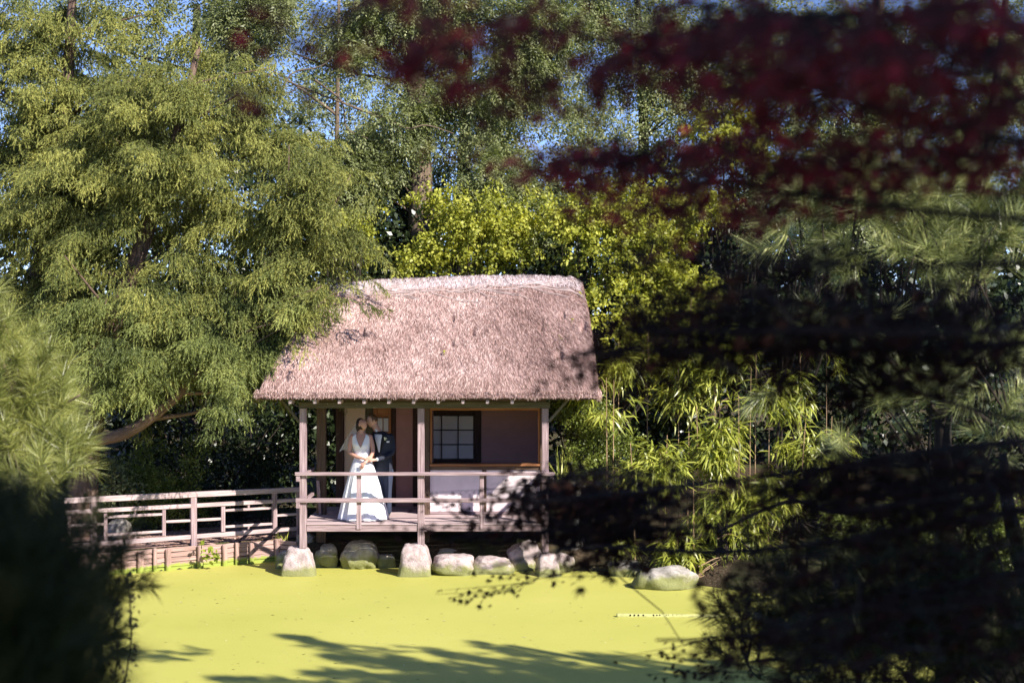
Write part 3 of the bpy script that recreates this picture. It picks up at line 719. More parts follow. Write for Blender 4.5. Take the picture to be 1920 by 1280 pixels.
# fringe along the front eave and the left and right ends
n = 6500; x = R.uniform(X0, X1, n); zf = R.uniform(3.10, 3.24, n)
C = (np.stack([x, np.full(n, Y0-.005)+R.uniform(-.01, .03, n), zf], -1), np.stack([R.normal(size=n)*.25, -R.uniform(.1, 1.0, n), -np.ones(n)], -1), R.normal(size=(n, 3)), R.uniform(.02, .065, n)*(1+.5*(pn(np.stack([x, 0*x, 0*x], -1), 9, 3))), R.uniform(.004, .008, n), R.random(n))
n = 2600; yy = R.uniform(Y0, Y1, n)
D_ = (np.stack([np.where(R.random(n) < .5, X0-.005, X1+.005), yy, R.uniform(3.1, 3.25, n)], -1), np.stack([R.normal(size=n)*.4, R.normal(size=n)*.3, -np.ones(n)], -1), R.normal(size=(n, 3)), R.uniform(.05, .13, n), R.uniform(.007, .012, n), R.random(n))
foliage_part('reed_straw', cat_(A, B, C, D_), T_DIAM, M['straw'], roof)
n = 9000; A = straws(n, (X0+.95, X1-.22), (26.06, 26.42), (.08, .2), (.008, .015), .22, .1)
foliage_part('ridge_straw', A, T_DIAM, M['ridge_straw'], roof)
mb = MB()
for k_ in range(46):
    x = random.uniform(X0+.9, X1-.5) if k_ > 6 else -3.1+k_*.62; L = random.uniform(.4, .9) if k_ > 6 else .75
    y = 25.97+random.uniform(-.05, .12) if k_ > 6 else 25.97; sl_ = random.uniform(-.22, .22) if k_ > 6 else .01
    pts = []
    for t in np.linspace(0, 1, 6):
        xx = min(x+t*L, X1-.15); yy = y+sl_*t+random.uniform(-.012, .012)
        pts.append((xx, yy, float(roof_z(np.array([xx]), np.array([yy]))[0])+.022))
    mb.tube(pts, random.uniform(.006, .011), 5)
mb.build('hazel_rods', M['hazel'], roof, kind='stuff')
# a few seedlings rooted in the thatch
A = [P(833, 683, 24.9), P(1072, 623, 25.4), P(1090, 560, 26.0), P(1052, 652, 25.2)]
X = np.array([(p.x, y_, float(roof_z(np.array([p.x]), np.array([y_]))[0])+.03) for p, y_ in zip(A, (24.75, 25.35, 25.95, 25.05))])
foliage_part('roof_seedlings', leafy(X, np.tile([0, -.3, 1.], (4, 1)), 8, .05, .035, .025), T_OVATE, M['gold'], roof)

# ============================================================ stones
def rock_mesh(w_, d_, h_, kind, seed, sub=4):
    bm = bmesh.new(); bmesh.ops.create_icosphere(bm, subdivisions=sub, radius=1)
    V = np.array([v.co[:] for v in bm.verts])
    if kind == 'pad':
        V = np.sign(V)*np.abs(V)**.34; V = V/np.abs(V).max(); zt = (V[:, 2]+1)/2
        V[:, :2] *= (1.0-.45*zt**1.1)[:, None]
    elif kind == 'flat':
        V = np.sign(V)*np.abs(V)**.62
    else:
        V = np.sign(V)*np.abs(V)**.8
    n = pn(V+seed*3.1, 1.6, seed)*.17+np.abs(pn(V+seed, 3.0, seed+1))*-.20+.07+np.abs(pn(V, 7, seed+2))*-.08+pn(V, 19, seed+3)*.018+pn(V, 40, seed+5)*.008
    V = V*(1+n*(.62 if kind == 'pad' else 1.1))[:, None]*np.array([w_/2, d_/2, h_/2])
    for v, c in zip(bm.verts, V): v.co = c
    me = bpy.data.meshes.new('rock'); bm.to_mesh(me); bm.free()
    me.polygons.foreach_set('use_smooth', np.ones(len(me.polygons), dtype=bool)); return me
def rock(name, x0, x1, ytop, ybase, d, kind, label, m='rock', zb=-.12, dep=None, tilt=0, sub=4, seed=None, cat='stone', group=None):
    if kind != 'pad' and zb < 0: d = EYE*FP/(ybase-640)+.30*(dep or (x1-x0)*d/FP*.8)
    wd = (x1-x0)*d/FP; zt = EYE-(ytop-640)*d/FP; cx = ((x0+x1)/2-960)*d/FP
    h = zt-zb; me = rock_mesh(wd, dep or wd*.8, h, kind, seed or int(x0), sub); me.materials.append(M[m])
    o = bpy.data.objects.new(name, me); col.objects.link(o); o.location = (cx, d, (zt+zb)/2); o.rotation_euler = (0, math.radians(tilt), 0)
    return tag(o, label, cat, group)
gp = 'shaped stones carrying the hut posts'
rock('padstone', 522, 597, 1024, 1075, 24.78, 'pad', 'pale tapered padstone under the left post of the hut', dep=.6, seed=3, group=gp)
rock('padstone', 742, 815, 1019, 1083, 24.72, 'pad', 'blocky pink padstone under the middle post of the hut', dep=.6, seed=4, group=gp)
rock('padstone', 1001, 1054, 1037, 1088, 24.68, 'pad', 'mottled padstone under the right post, half behind dark twigs', dep=.55, seed=8, group=gp)
rock('boulder', 590, 636, 1020, 1063, 25.35, 'round', 'rounded mossy boulder just right of the left padstone', 'rock_grey', cat='boulder')
rock('boulder', 638, 708, 1015, 1066, 25.2, 'round', 'broad domed boulder below the bride, green at its foot', 'rock_grey', cat='boulder', seed=12)
rock('boulder', 704, 742, 1036, 1064, 25.45, 'round', 'small pointed rock against the middle padstone', 'rock_grey', cat='boulder', tilt=-15)
rock('boulder', 808, 889, 1039, 1078, 25.0, 'flat', 'long flat pale boulder right of the middle padstone', 'rock', cat='boulder', dep=.6)
rock('boulder', 886, 966, 1045, 1076, 24.9, 'flat', 'low pinkish boulder partly behind dark maple twigs', 'rock', cat='boulder', dep=.55)
rock('boulder', 820, 864, 1026, 1042, 25.9, 'flat', 'small yellowish stone lying behind the long flat boulder', 'rock_grey', zb=.1, cat='boulder')
rock('stone_slab', 950, 1012, 1016, 1050, 25.4, 'flat', 'tilted pale slab catching sun under the deck', 'rock', zb=.05, tilt=-28, cat='stone', dep=.5)
rock('boulder', 956, 1002, 1043, 1070, 25.1, 'round', 'small pink boulder left of the right padstone', 'rock', cat='boulder')
rock('boulder', 1034, 1078, 1038, 1072, 25.15, 'round', 'round pitted boulder right of the right padstone', 'rock', cat='boulder')
rock('boulder', 516, 548, 1034, 1066, 25.3, 'round', 'shaded rock tucked left of the left padstone', 'rock_grey', cat='boulder')
rock('boulder', 1190, 1300, 1058, 1104, 23.9, 'round', 'large grey boulder at the bamboo edge with leaf shadows', 'rock_grey', zb=-.15, dep=.7, cat='boulder', seed=15)
rock('boulder', 1080, 1128, 1040, 1062, 25.6, 'flat', 'flat dim rock on the bank right of the hut', 'rock_dark', cat='boulder')
rock('boulder', 1140, 1205, 1050, 1080, 25.2, 'flat', 'dark rock under the bamboo left of the large grey boulder', 'rock_dark', cat='boulder')
rock('boulder', 198, 246, 974, 1012, 26.9, 'round', 'domed boulder on the footpath seen through the fence', 'rock_grey', zb=.2, cat='boulder', dep=.5)
rock('boulder', 555, 592, 1000, 1030, 26.3, 'flat', 'block of stone under the deck behind the left post', 'rock_grey', zb=.2, cat='boulder')
# floating pipe
pipe = thing('floating_pipe', (2.55, 20.9, 0), 'thin green coated pipe with a row of dark holes floating on the duckweed', 'pipe')
p0 = Vector((1.54, 20.95, .012)); p1 = Vector((3.35, 20.9, .008))
mb = MB(); mb.tube([p0, p0+Vector((.03, 0, 0)), (p0+p1)/2, p1], [.034, .04, .036, .03], 14, .02); mb.build('pipe_body', M['pipe'], pipe, smooth=True)
for x in (1.74, 1.80, 1.86, 1.93, 2.08, 2.13, 2.17, 2.27, 2.30, 2.36, 2.42, 2.50, 2.55):
    mb = MB(); mb.tube([(x, 20.925, .030), (x, 20.90, .030)], [.013, .012], 10); mb.build('hole', M['black_hole'], pipe)
# stone lantern
ln = thing('stone_lantern', (1.12, 25.7, .4), 'small granite lantern half hidden in leaves right of the hut', 'stone lantern')
lc = P(1077, 900, 25.7)
def lathe(prof, n=20, sq=0):
    mb = MB(); k = len(prof)
    vs = [(r*math.cos(2*PI*i/n), r*math.sin(2*PI*i/n), z) for r, z in prof for i in range(n)]
    vs = [(x+lc.x, y+lc.y, z) for x, y, z in vs]
    mb.add(vs, [(a*n+i, a*n+(i+1) % n, a*n+n+(i+1) % n, a*n+n+i) for a in range(k-1) for i in range(n)]+[tuple(reversed(range(n))), tuple((k-1)*n+i for i in range(n))]); return mb
lathe([(.2, .3), (.2, .42), (.16, .5)], 8).build('base', M['rock_grey'], ln); lathe([(.10, .5), (.085, .75), (.09, 1.0)], 14).build('shaft', M['rock_grey'], ln)
lathe([(.09, 1.0), (.17, 1.08), (.17, 1.14)], 6).build('platform', M['rock_grey'], ln); lathe([(.11, 1.14), (.12, 1.38)], 6).build('light_box', M['rock_grey'], ln)
lathe([(.14, 1.38), (.21, 1.43), (.20, 1.50), (.10, 1.60), (.05, 1.62)], 6).build('cap', M['rock_grey'], ln)
lathe([(.05, 1.62), (.075, 1.68), (.07, 1.74), (.03, 1.79), (.005, 1.81)], 14).build('finial', M['rock_grey'], ln)

# ============================================================ the couple
def loft(rings, n=28, caps=True):
    "rings: (cx, cy, z, rx, ry[, yaw])"
    mb = MB(); vs = []
    for r in rings:
        cx, cy, z, rx, ry = r[:5]; yw = r[5] if len(r) > 5 else 0
        for i in range(n):
            t = 2*PI*i/n; x, y = rx*math.cos(t), ry*math.sin(t)
            vs.append((cx+x*math.cos(yw)-y*math.sin(yw), cy+x*math.sin(yw)+y*math.cos(yw), z))
    k = len(rings); fs = [(a*n+i, a*n+(i+1) % n, a*n+n+(i+1) % n, a*n+n+i) for a in range(k-1) for i in range(n)]
    if caps: fs += [tuple(reversed(range(n))), tuple((k-1)*n+i for i in range(n))]
    mb.add(vs, fs); return mb
def interp_rings(rings, n=24):
    r = np.array([list(q)+[0]*(6-len(q)) for q in rings], float); t = np.linspace(0, len(r)-1, n)
    return [tuple(np.interp(x, np.arange(len(r)), r[:, c]) for c in range(6)) for x in t]
def limb(mb, pts, rad, n=14):
    cp = curve_pts(pts, 10); rr = list(np.interp(np.linspace(0, 1, 11), np.linspace(0, 1, len(rad)), rad))
    d0 = (cp[0]-cp[1]).normalized(); d1 = (cp[-1]-cp[-2]).normalized()
    cp = [cp[0]+d0*rr[0]*.7]+cp+[cp[-1]+d1*rr[-1]*.7]; rr = [rr[0]*.5]+rr+[rr[-1]*.5]
    mb.tube(cp, rr, n)
def blob(mb, c, r, rot=None, n=18, fn=None):
    vs = []; c = Vector(c)
    for a in range(1, n):
        ph = PI*a/n
        for b in range(n*2):
            th = PI*b/n; u = Vector((math.sin(ph)*math.cos(th), math.sin(ph)*math.sin(th), math.cos(ph)))
            v = Vector((u.x*r[0], u.y*r[1], u.z*r[2]))
            if fn: v = fn(u, v)
            if rot: v = rot@v
            vs.append(c+v)
    top = Vector((0, 0, r[2])); bot = Vector((0, 0, -r[2]))
    if fn: top = fn(Vector((0, 0, 1)), top); bot = fn(Vector((0, 0, -1)), bot)
    if rot: top = rot@top; bot = rot@bot
    k = n*2; vs += [c+top, c+bot]; T = len(vs)-2
    fs = [(a*k+b, a*k+k+b, a*k+k+(b+1) % k, a*k+(b+1) % k) for a in range(n-2) for b in range(k)]
    fs += [(T, b, (b+1) % k) for b in range(k)]+[((n-2)*k+b, T+1, (n-2)*k+(b+1) % k) for b in range(k)]
    mb.add(vs, fs)
def face(u, v):
    "features of a head looking along -Y"
    v = v.copy(); f = max(0, -u.y)
    v.x *= 1-.22*max(0, -u.z)**1.3; v.y *= 1-.10*max(0, -u.z)
    g = lambda x, z, s: math.exp(-((u.x-x)**2+(u.z-z)**2)/s)
    if f > 0:
        v.y -= .024*g(0, -.12, .012)+.012*g(0, .05, .012)          # nose
        v.y += .010*(g(.33, .10, .02)+g(-.33, .10, .02))           # eye sockets
        v.y -= .005*(g(.33, .10, .006)+g(-.33, .10, .006))         # eyelids
        v.y -= .007*(g(.3, .28, .03)+g(-.3, .28, .03))             # brow
        v.y -= .009*g(0, -.42, .012)+.0*g(0, -.5, .004)            # lips
        v.y -= .014*g(0, -.78, .03)                                # chin
        v.y -= .004*(g(.45, -.2, .05)+g(-.45, -.2, .05))           # cheeks
    return v
def head(mb, c, rot, s=1.0):
    blob(mb, c, (.073*s, .092*s, .113*s), rot, 22, face)
    for sx in (-1, 1): blob(mb, Vector(c)+rot@Vector((sx*.073*s, .012, -.005)), (.012, .022, .032), rot, 8)
def hand(mb, wr, d, nrm, curl=.5, s=1.0, thumb=1):
    "palm and five separate bent fingers; d = towards the fingers, nrm = back of the hand"
    d = Vector(d).normalized(); nrm = Vector(nrm); sd = d.cross(nrm).normalized(); nrm = sd.cross(d)
    wr = Vector(wr); mb.tube([wr-d*.02, wr+d*.02, wr+d*.05, wr+d*.085, wr+d*.095], [.021*s, .024*s, .028*s, .029*s, .02*s], 12)
    for i, (o_, L) in enumerate(((-.030, .062), (-.010, .074), (.010, .070), (.030, .054))):
        b = wr+d*.085*s+sd*o_*s; pts = [b-d*.02]; dr = d.copy()+sd*o_*2.0
        for k in range(3):
            dr = (dr-nrm*curl*(.45+.2*k)).normalized(); b = b+dr*L*s*(.42, .33, .25)[k]; pts.append(b)
        mb.tube(pts, [.0085*s, .0085*s, .0078*s, .006*s], 8)
    b = wr+d*.03*s+sd*thumb*.026*s; dr = (d*.7+sd*thumb*.7-nrm*.25).normalized()
    mb.tube([b-dr*.01, b+dr*.028*s, b+dr*.05*s+d*.008, b+dr*.06*s+d*.022], [.011*s, .011*s, .009*s, .007*s], 8)
def fuse(mb, name, m, parent, voxel=.007, smooth=5, factor=.5):
    me = bpy.data.meshes.new(name); me.from_pydata(mb.v, [], mb.f)
    bm = bmesh.new(); bm.from_mesh(me); bmesh.ops.recalc_face_normals(bm, faces=bm.faces); bm.to_mesh(me); bm.free()
    tmp = bpy.data.objects.new('tmp', me); col.objects.link(tmp)
    r = tmp.modifiers.new('r', 'REMESH'); r.mode = 'VOXEL'; r.voxel_size = voxel; r.use_smooth_shade = True
    s = tmp.modifiers.new('s', 'SMOOTH'); s.iterations = smooth; s.factor = factor
    dg = bpy.context.evaluated_depsgraph_get(); res = bpy.data.meshes.new_from_object(tmp.evaluated_get(dg))
    bpy.data.objects.remove(tmp); bpy.data.meshes.remove(me); res.name = name
    res.transform(Matrix.Translation(world_origin(parent)))
    res.materials.clear(); return place(name, res, m, parent)
def sheet(name, rows, m, parent, thick=.004, closed=False, sub=1):
    k = len(rows[0]); vs = [tuple(Vector(p)+world_origin(parent)) for r in rows for p in r]; fs = []
    for a in range(len(rows)-1):
        for b in range(k if closed else k-1): fs.append((a*k+b, a*k+(b+1) % k, a*k+k+(b+1) % k, a*k+k+b))
    o = place(name, np_mesh(name, vs, fs, True), m, parent)
    s = o.modifiers.new('s', 'SOLIDIFY'); s.thickness = thick; s.offset = 0
    if sub: q = o.modifiers.new('q', 'SUBSURF'); q.levels = sub; q.render_levels = sub
    return o
Rz = lambda a: Matrix.Rotation(a, 3, 'Z'); Rx = lambda a: Matrix.Rotation(a, 3, 'X'); Ry = lambda a: Matrix.Rotation(a, 3, 'Y')

bride = thing('person', (-2.63, 25.3, ZD+.003), 'bride in white V-neck gown and veil, leaning back for a kiss on the deck', 'person')
mb = MB()
torso = [(-.03, 0, .86, .16, .12), (-.03, 0, .98, .165, .13), (-.035, 0, 1.11, .118, .095), (-.045, 0, 1.22, .130, .105), (-.05, -.005, 1.32, .145, .120),
         (-.055, 0, 1.41, .155, .095), (-.055, .01, 1.475, .165, .070), (-.055, .015, 1.515, .11, .055), (-.055, .015, 1.545, .058, .052)]
b2 = loft(interp_rings(torso, 30)); mb.add(b2.v, b2.f)
limb(mb, [(-.055, .02, 1.50), (-.05, .015, 1.60), (-.04, .01, 1.66)], [.056, .050, .050])
limb(mb, [(-.205, .01, 1.475), (-.245, -.01, 1.33), (-.255, -.03, 1.185)], [.047, .043, .036])
limb(mb, [(-.255, -.03, 1.185), (-.13, -.13, 1.125), (.03, -.215, 1.09)], [.036, .033, .024])
hand(mb, (.035, -.215, 1.09), (.9, .05, -.12), (0, -1, .25), .55, .92, -1)
limb(mb, [(.095, .01, 1.475), (.145, -.02, 1.33), (.165, -.05, 1.20)], [.047, .042, .036])
limb(mb, [(.165, -.05, 1.20), (.12, -.17, 1.10), (.045, -.245, 1.03)], [.036, .032, .024])
hand(mb, (.042, -.248, 1.028), (-.55, -.05, -.85), (.25, -1, -.1), .35, .95, 1)
limb(mb, [(-.12, 0, .90), (-.10, -.01, .50), (-.10, 0, .12)], [.085, .06, .04]); limb(mb, [(.06, 0, .90), (.05, -.01, .50), (.05, 0, .12)], [.085, .06, .04])
for sx in (-.10, .05): limb(mb, [(sx, .03, .07), (sx, -.06, .04), (sx, -.14, .03)], [.04, .036, .026])
hr = Rz(math.radians(58))@Rx(math.radians(-34))
hc = Vector((-.035, -.01, 1.685))
head(mb, hc, hr, .98)
fuse(mb, 'body', M['skin_b'], bride, .0078, 4)
def features(c, rot, s, parent, lash, lipm):
    f = lambda x, y, z: Vector(c)+rot@Vector((x*s, y*s, z*s))
    for sx in (-1, 1):
        mb = MB(); mb.tube([f(sx*.013, -.083, .030), f(sx*.028, -.082, .035), f(sx*.046, -.070, .029)], [.0022, .003, .0015], 6); fuse(mb, 'eyebrow', lash, parent, .002, 0)
        mb = MB(); mb.tube([f(sx*.015, -.082, .010), f(sx*.028, -.083, .006), f(sx*.042, -.074, .010)], [.0012, .0022, .0012], 6); fuse(mb, 'eyelashes', lash, parent, .0015, 0)
    mb = MB(); mb.tube([f(-.020, -.083, -.045), f(0, -.098, -.043), f(.020, -.083, -.045)], [.002, .0052, .002], 8); fuse(mb, 'lips', lipm, parent, .0025, 1)
features(hc, hr, .98, bride, M['hair_dark'], M['lip'])
# gown
n = 56; rows = []
def bod_r(z): return [np.interp(z, [q[2] for q in torso], [q[c] for q in torso]) for c in (0, 1, 3, 4)]
for v in np.linspace(0, 1, 16):
    row = []
    for i in range(n):
        t = 2*PI*i/n; fr = (-math.sin(t)); sx = math.cos(t)          # fr = 1 at the front
        ang = abs(math.atan2(sx, fr))                                 # 0 front .. pi back
        ang = math.degrees(ang)
        top = np.interp(ang, [0, 12, 30, 40, 58, 75, 100, 130, 180], [1.27, 1.34, 1.475, 1.52, 1.50, 1.39, 1.37, 1.42, 1.42])
        z = 1.085+(top-1.085)*v; cx, cy, rx, ry = bod_r(z); rr = .010+.012*math.exp(-((z-1.33)/.05)**2)*max(0, fr)
        row.append((cx+(rx+rr)*math.cos(t), cy+(ry+rr)*math.sin(t), z))
    rows.append(row)
sheet('bodice', rows, M['satin'], bride, .006, True)
rows = []
for v in np.linspace(0, 1, 34):
    row = []; z = 1.10-v*(1.10-.012)
    for i in range(140):
        t = 2*PI*i/140
        f = v**.80; rx = .132+.312*f; ry = .108+.30*f
        fold = (.085*(abs(math.sin(4.5*t+.9+.6*math.sin(2*t)))-.5)+.05*(abs(math.sin(9*t+2*math.sin(t)))-.5)+.012*math.sin(29*t))*min(1, v*2.2)*(.5+.7*v)
        fold *= 1.15*(.62+.38*math.cos(t-PI*1.36))
        row.append((-.035+.02*v+(rx*(1+fold))*math.cos(t), (ry*(1+fold))*math.sin(t)+.02*v, z))
    rows.append(row)
sheet('skirt', rows, M['satin'], bride, .004, True, 0)
rows = [[(-.035+.126*math.cos(t), .103*math.sin(t), z) for t in np.linspace(0, 2*PI, 40, False)] for z in (1.075, 1.09, 1.11, 1.125)]
sheet('waistband', rows, M['satin'], bride, .006, True, 0)
mb = MB()
def hairfn(u, v):
    v = v.copy()
    if u.y < -.15 and u.z < .55: v *= .80
    return v*(1+.03*math.sin(u.x*40))
blob(mb, hc+hr@Vector((0, .012, .016)), (.082, .094, .112), hr, 20, hairfn)
blob(mb, hc+hr@Vector((0, .085, -.03)), (.05, .045, .055), hr, 12)
limb(mb, [hc+Vector((-.075, .03, -.01)), Vector((-.122, .045, 1.63)), Vector((-.125, .05, 1.57))], [.036, .034, .020])
fuse(mb, 'hair', M['hair_dark'], bride, .007, 2)
m = M['veil']; t_, N, L = nodes(m); tb = N.new('ShaderNodeBsdfTransparent'); db = N.new('ShaderNodeBsdfDiffuse'); db.inputs[0].default_value = (.8, .8, .8, 1)
mx = N.new('ShaderNodeMixShader'); mx.inputs[0].default_value = .38; L.new(tb.outputs[0], mx.inputs[1]); L.new(db.outputs[0], mx.inputs[2]); out(N, L, mx.outputs[0])
rows = []
for u in np.linspace(0, 1, 18):
    row = []
    for v in np.linspace(0, 1, 16):
        a = math.radians(80+110*v); rr = .05+.12*u**1.1+.012*math.sin(v*22)*u
        x = -.10-.06*u+rr*math.cos(a)*1.3-.10*math.sin(u*PI*.5)*.6; y = .08+rr*math.sin(a)*.9; z = 1.70-u*.52+.035*math.sin(v*3)*u
        row.append((x, y, z))
    rows.append(row)
sheet('veil', rows, M['veil'], bride, .002, False, 1)
mb = MB(); c0 = Vector((.046, -.243, 1.035))
for a in range(12):
    a0 = 2*PI*a/12; mb.tube([c0+Vector((math.cos(a0)*.028, math.sin(a0)*.02, math.cos(a0)*-.012)), c0+Vector((math.cos(a0+.5)*.028, math.sin(a0+.5)*.02, math.cos(a0+.5)*-.012))], .005, 6)
fuse(mb, 'bracelet', M['satin'], bride, .004, 1)

groom = thing('person', (-2.39, 25.52, ZD+.003), 'groom in dark navy suit and bow tie kissing the bride from behind', 'person')
yw = math.radians(-28)
mb = MB()
gt = [(.08, 0, .80, .165, .12, yw), (.08, 0, .98, .165, .12, yw), (.08, 0, 1.12, .150, .110, yw), (.075, 0, 1.28, .175, .120, yw), (.06, 0, 1.40, .195, .115, yw),
      (.045, 0, 1.485, .195, .085, yw), (.02, 0, 1.53, .12, .07, yw), (-.01, -.01, 1.555, .065, .06, yw)]
def scale_r(r, k): return [(q[0], q[1], q[2], q[3]+k, q[4]+k, q[5]) for q in r]
b2 = loft(interp_rings(scale_r(gt, -.012), 26)); mb.add(b2.v, b2.f)
limb(mb, [(.0, .0, 1.52), (-.045, -.02, 1.60), (-.08, -.02, 1.66)], [.064, .058, .056])
ghc = Vector((-.118, -.03, 1.735)); ghr = Rz(math.radians(-66))@Rx(math.radians(14))
head(mb, ghc, ghr, 1.04)
limb(mb, [(.22, -.01, 1.45), (.235, -.01, 1.31), (.235, -.06, 1.17)], [.05, .045, .04]); limb(mb, [(.235, -.06, 1.17), (.12, -.22, 1.10), (-.02, -.33, 1.065)], [.04, .036, .026])
hand(mb, (-.025, -.335, 1.063), (-.85, -.40, -.02), (.2, -.6, .8), .6, 1.02, 1)
limb(mb, [(-.12, -.02, 1.46), (-.20, -.06, 1.32), (-.20, -.12, 1.20)], [.05, .045, .04]); limb(mb, [(-.20, -.12, 1.20), (-.26, -.16, 1.14), (-.32, -.18, 1.12)], [.04, .036, .026])
hand(mb, (-.32, -.18, 1.12), (-.8, -.3, -.1), (.2, .4, .8), .5, 1.02, -1)
limb(mb, [(.01, 0, .86), (.01, -.02, .48), (.03, .02, .10)], [.09, .062, .045]); limb(mb, [(.16, 0, .86), (.15, -.03, .48), (.15, .02, .10)], [.09, .062, .045])
for sx in (.03, .15): limb(mb, [(sx, .05, .07), (sx-.02, -.05, .045), (sx-.06, -.14, .035)], [.04, .038, .028])
fuse(mb, 'body', M['skin'], groom, .008, 4)
mb = MB()
b2 = loft(interp_rings(scale_r(gt[:-1], .012)+[(.005, -.0, 1.55, .085, .066, yw)], 26)); mb.add(b2.v, b2.f)
limb(mb, [(.205, -.01, 1.465), (.245, -.01, 1.31), (.245, -.06, 1.17)], [.062, .062, .054]); limb(mb, [(.245, -.06, 1.17), (.13, -.215, 1.105), (.01, -.308, 1.072)], [.054, .048, .039])
limb(mb, [(-.11, -.02, 1.46), (-.20, -.06, 1.32), (-.20, -.12, 1.20)], [.06, .058, .052]); limb(mb, [(-.20, -.12, 1.20), (-.26, -.16, 1.145), (-.31, -.18, 1.125)], [.05, .044, .036])
fuse(mb, 'jacket', M['suit'], groom, .010, 3)
mb = MB()
limb(mb, [(.01, 0, .86), (.01, -.02, .48), (.03, .02, .10)], [.108, .086, .078]); limb(mb, [(.16, 0, .86), (.15, -.03, .48), (.15, .02, .10)], [.108, .086, .078])
b2 = loft(interp_rings([(.08, 0, .74, .15, .11, yw), (.08, 0, .95, .16, .115, yw)], 6)); mb.add(b2.v, b2.f)
fuse(mb, 'trousers', M['trouser'], groom, .012, 3)
for sx in (.03, .15):
    mb = MB(); limb(mb, [(sx, .06, .05), (sx-.02, -.05, .045), (sx-.07, -.17, .035)], [.048, .046, .034]); fuse(mb, 'shoe', M['shoe'], groom, .009, 2)
features(ghc, ghr, 1.04, groom, M['hair_brown'], M['lip'])
def gr_r(z): return [np.interp(z, [q[2] for q in gt], [q[c] for q in gt]) for c in (0, 1, 3, 4)]
def gpoint(ang, z, k=.016):
    "ang from the front of the chest, degrees, positive to his left"
    cx, cy, rx, ry = gr_r(z); t = -PI/2+math.radians(ang); x, y = (rx+k)*math.cos(t), (ry+k)*math.sin(t)
    return Vector((cx+x*math.cos(yw)-y*math.sin(yw), cy+x*math.sin(yw)+y*math.cos(yw), z))
rows = [[gpoint(a_*np.interp(z, [1.18, 1.5], [3, 26]), z, .018) for a_ in np.linspace(-1, 1, 7)] for z in np.linspace(1.18, 1.50, 10)]
sheet('shirt_front', rows, M['shirt'], groom, .006, False, 0)
for sg in (-1, 1):
    rows = [[gpoint(sg*(np.interp(z, [1.16, 1.5], [3, 24])+a_*np.interp(z, [1.16, 1.42, 1.52], [2, 26, 12])), z, .021) for a_ in np.linspace(0, 1, 5)] for z in np.linspace(1.16, 1.52, 10)]
    sheet('lapel', rows, M['black'], groom, .006, False, 0)
mb = MB(); mb.tube([(-.065, -.02, 1.555), (-.03, -.012, 1.575), ], [.064, .062], 18); fuse(mb, 'collar', M['shirt'], groom, .006, 1)
tc = gpoint(0, 1.515, .03)+Vector((-.02, -.01, .015)); fr = Vector((math.sin(yw), -math.cos(yw), 0)); sdv = Vector((-fr.y, fr.x, 0))
mb = MB(); blob(mb, tc, (.012, .012, .014), None, 8)
for sg in (-1, 1): mb.tube([tc, tc+sdv*sg*.03, tc+sdv*sg*.058], [.008, .016, .022], 8)
fuse(mb, 'bow_tie', M['black'], groom, .004, 1)
fl = gpoint(38, 1.43, .035); mb = MB()
for k_ in range(9): blob(mb, fl+Vector((random.uniform(-.02, .02), random.uniform(-.015, .005), random.uniform(-.02, .02))), (.014, .01, .014), None, 7)
bt = fuse(mb, 'boutonniere', M['flower'], groom, .004, 1)
q = np.array([fl+world_origin(groom)]*7)+R.normal(size=(7, 3))*.012
place('boutonniere_leaves', leaf_mesh('boutonniere_leaves', q, R.normal(size=(7, 3)), np.tile([0, -1., 0], (7, 1))+R.normal(size=(7, 3))*.3, .05, .02, T_OVATE), M['leafgreen'], groom, kind='stuff')
rows = [[gpoint(a_, z, .020) for a_ in (46, 52, 58, 64)] for z in (1.355, 1.372, 1.385)]; sheet('pocket_square', rows, M['shirt'], groom, .006, False, 0)
mb = MB(); mb.tube([(.012, -.306, 1.073), (-.012, -.325, 1.068)], [.033, .031], 14); fuse(mb, 'shirt_cuff', M['shirt'], groom, .005, 1)
mb = MB()
def ghair(u, v):
    v = v.copy()
    if u.y < -.35 and u.z < .62: v *= .74
    elif u.z < -.35: v *= .8
    if u.z > .3 and u.y < .1: v.z += .014
    return v
blob(mb, ghc+ghr@Vector((0, .012, .014)), (.082, .10, .114), ghr, 20, ghair); fuse(mb, 'hair', M['hair_brown'], groom, .007, 2)

# ============================================================ vegetation
def V3(a): return [Vector(q) for q in a]
def tree(name, loc, label, cat, group=None): return thing(name, loc, label, cat, group)
def front(X, U, lim=.55):
    k = U[:, 1] < lim; return X[k], U[k]

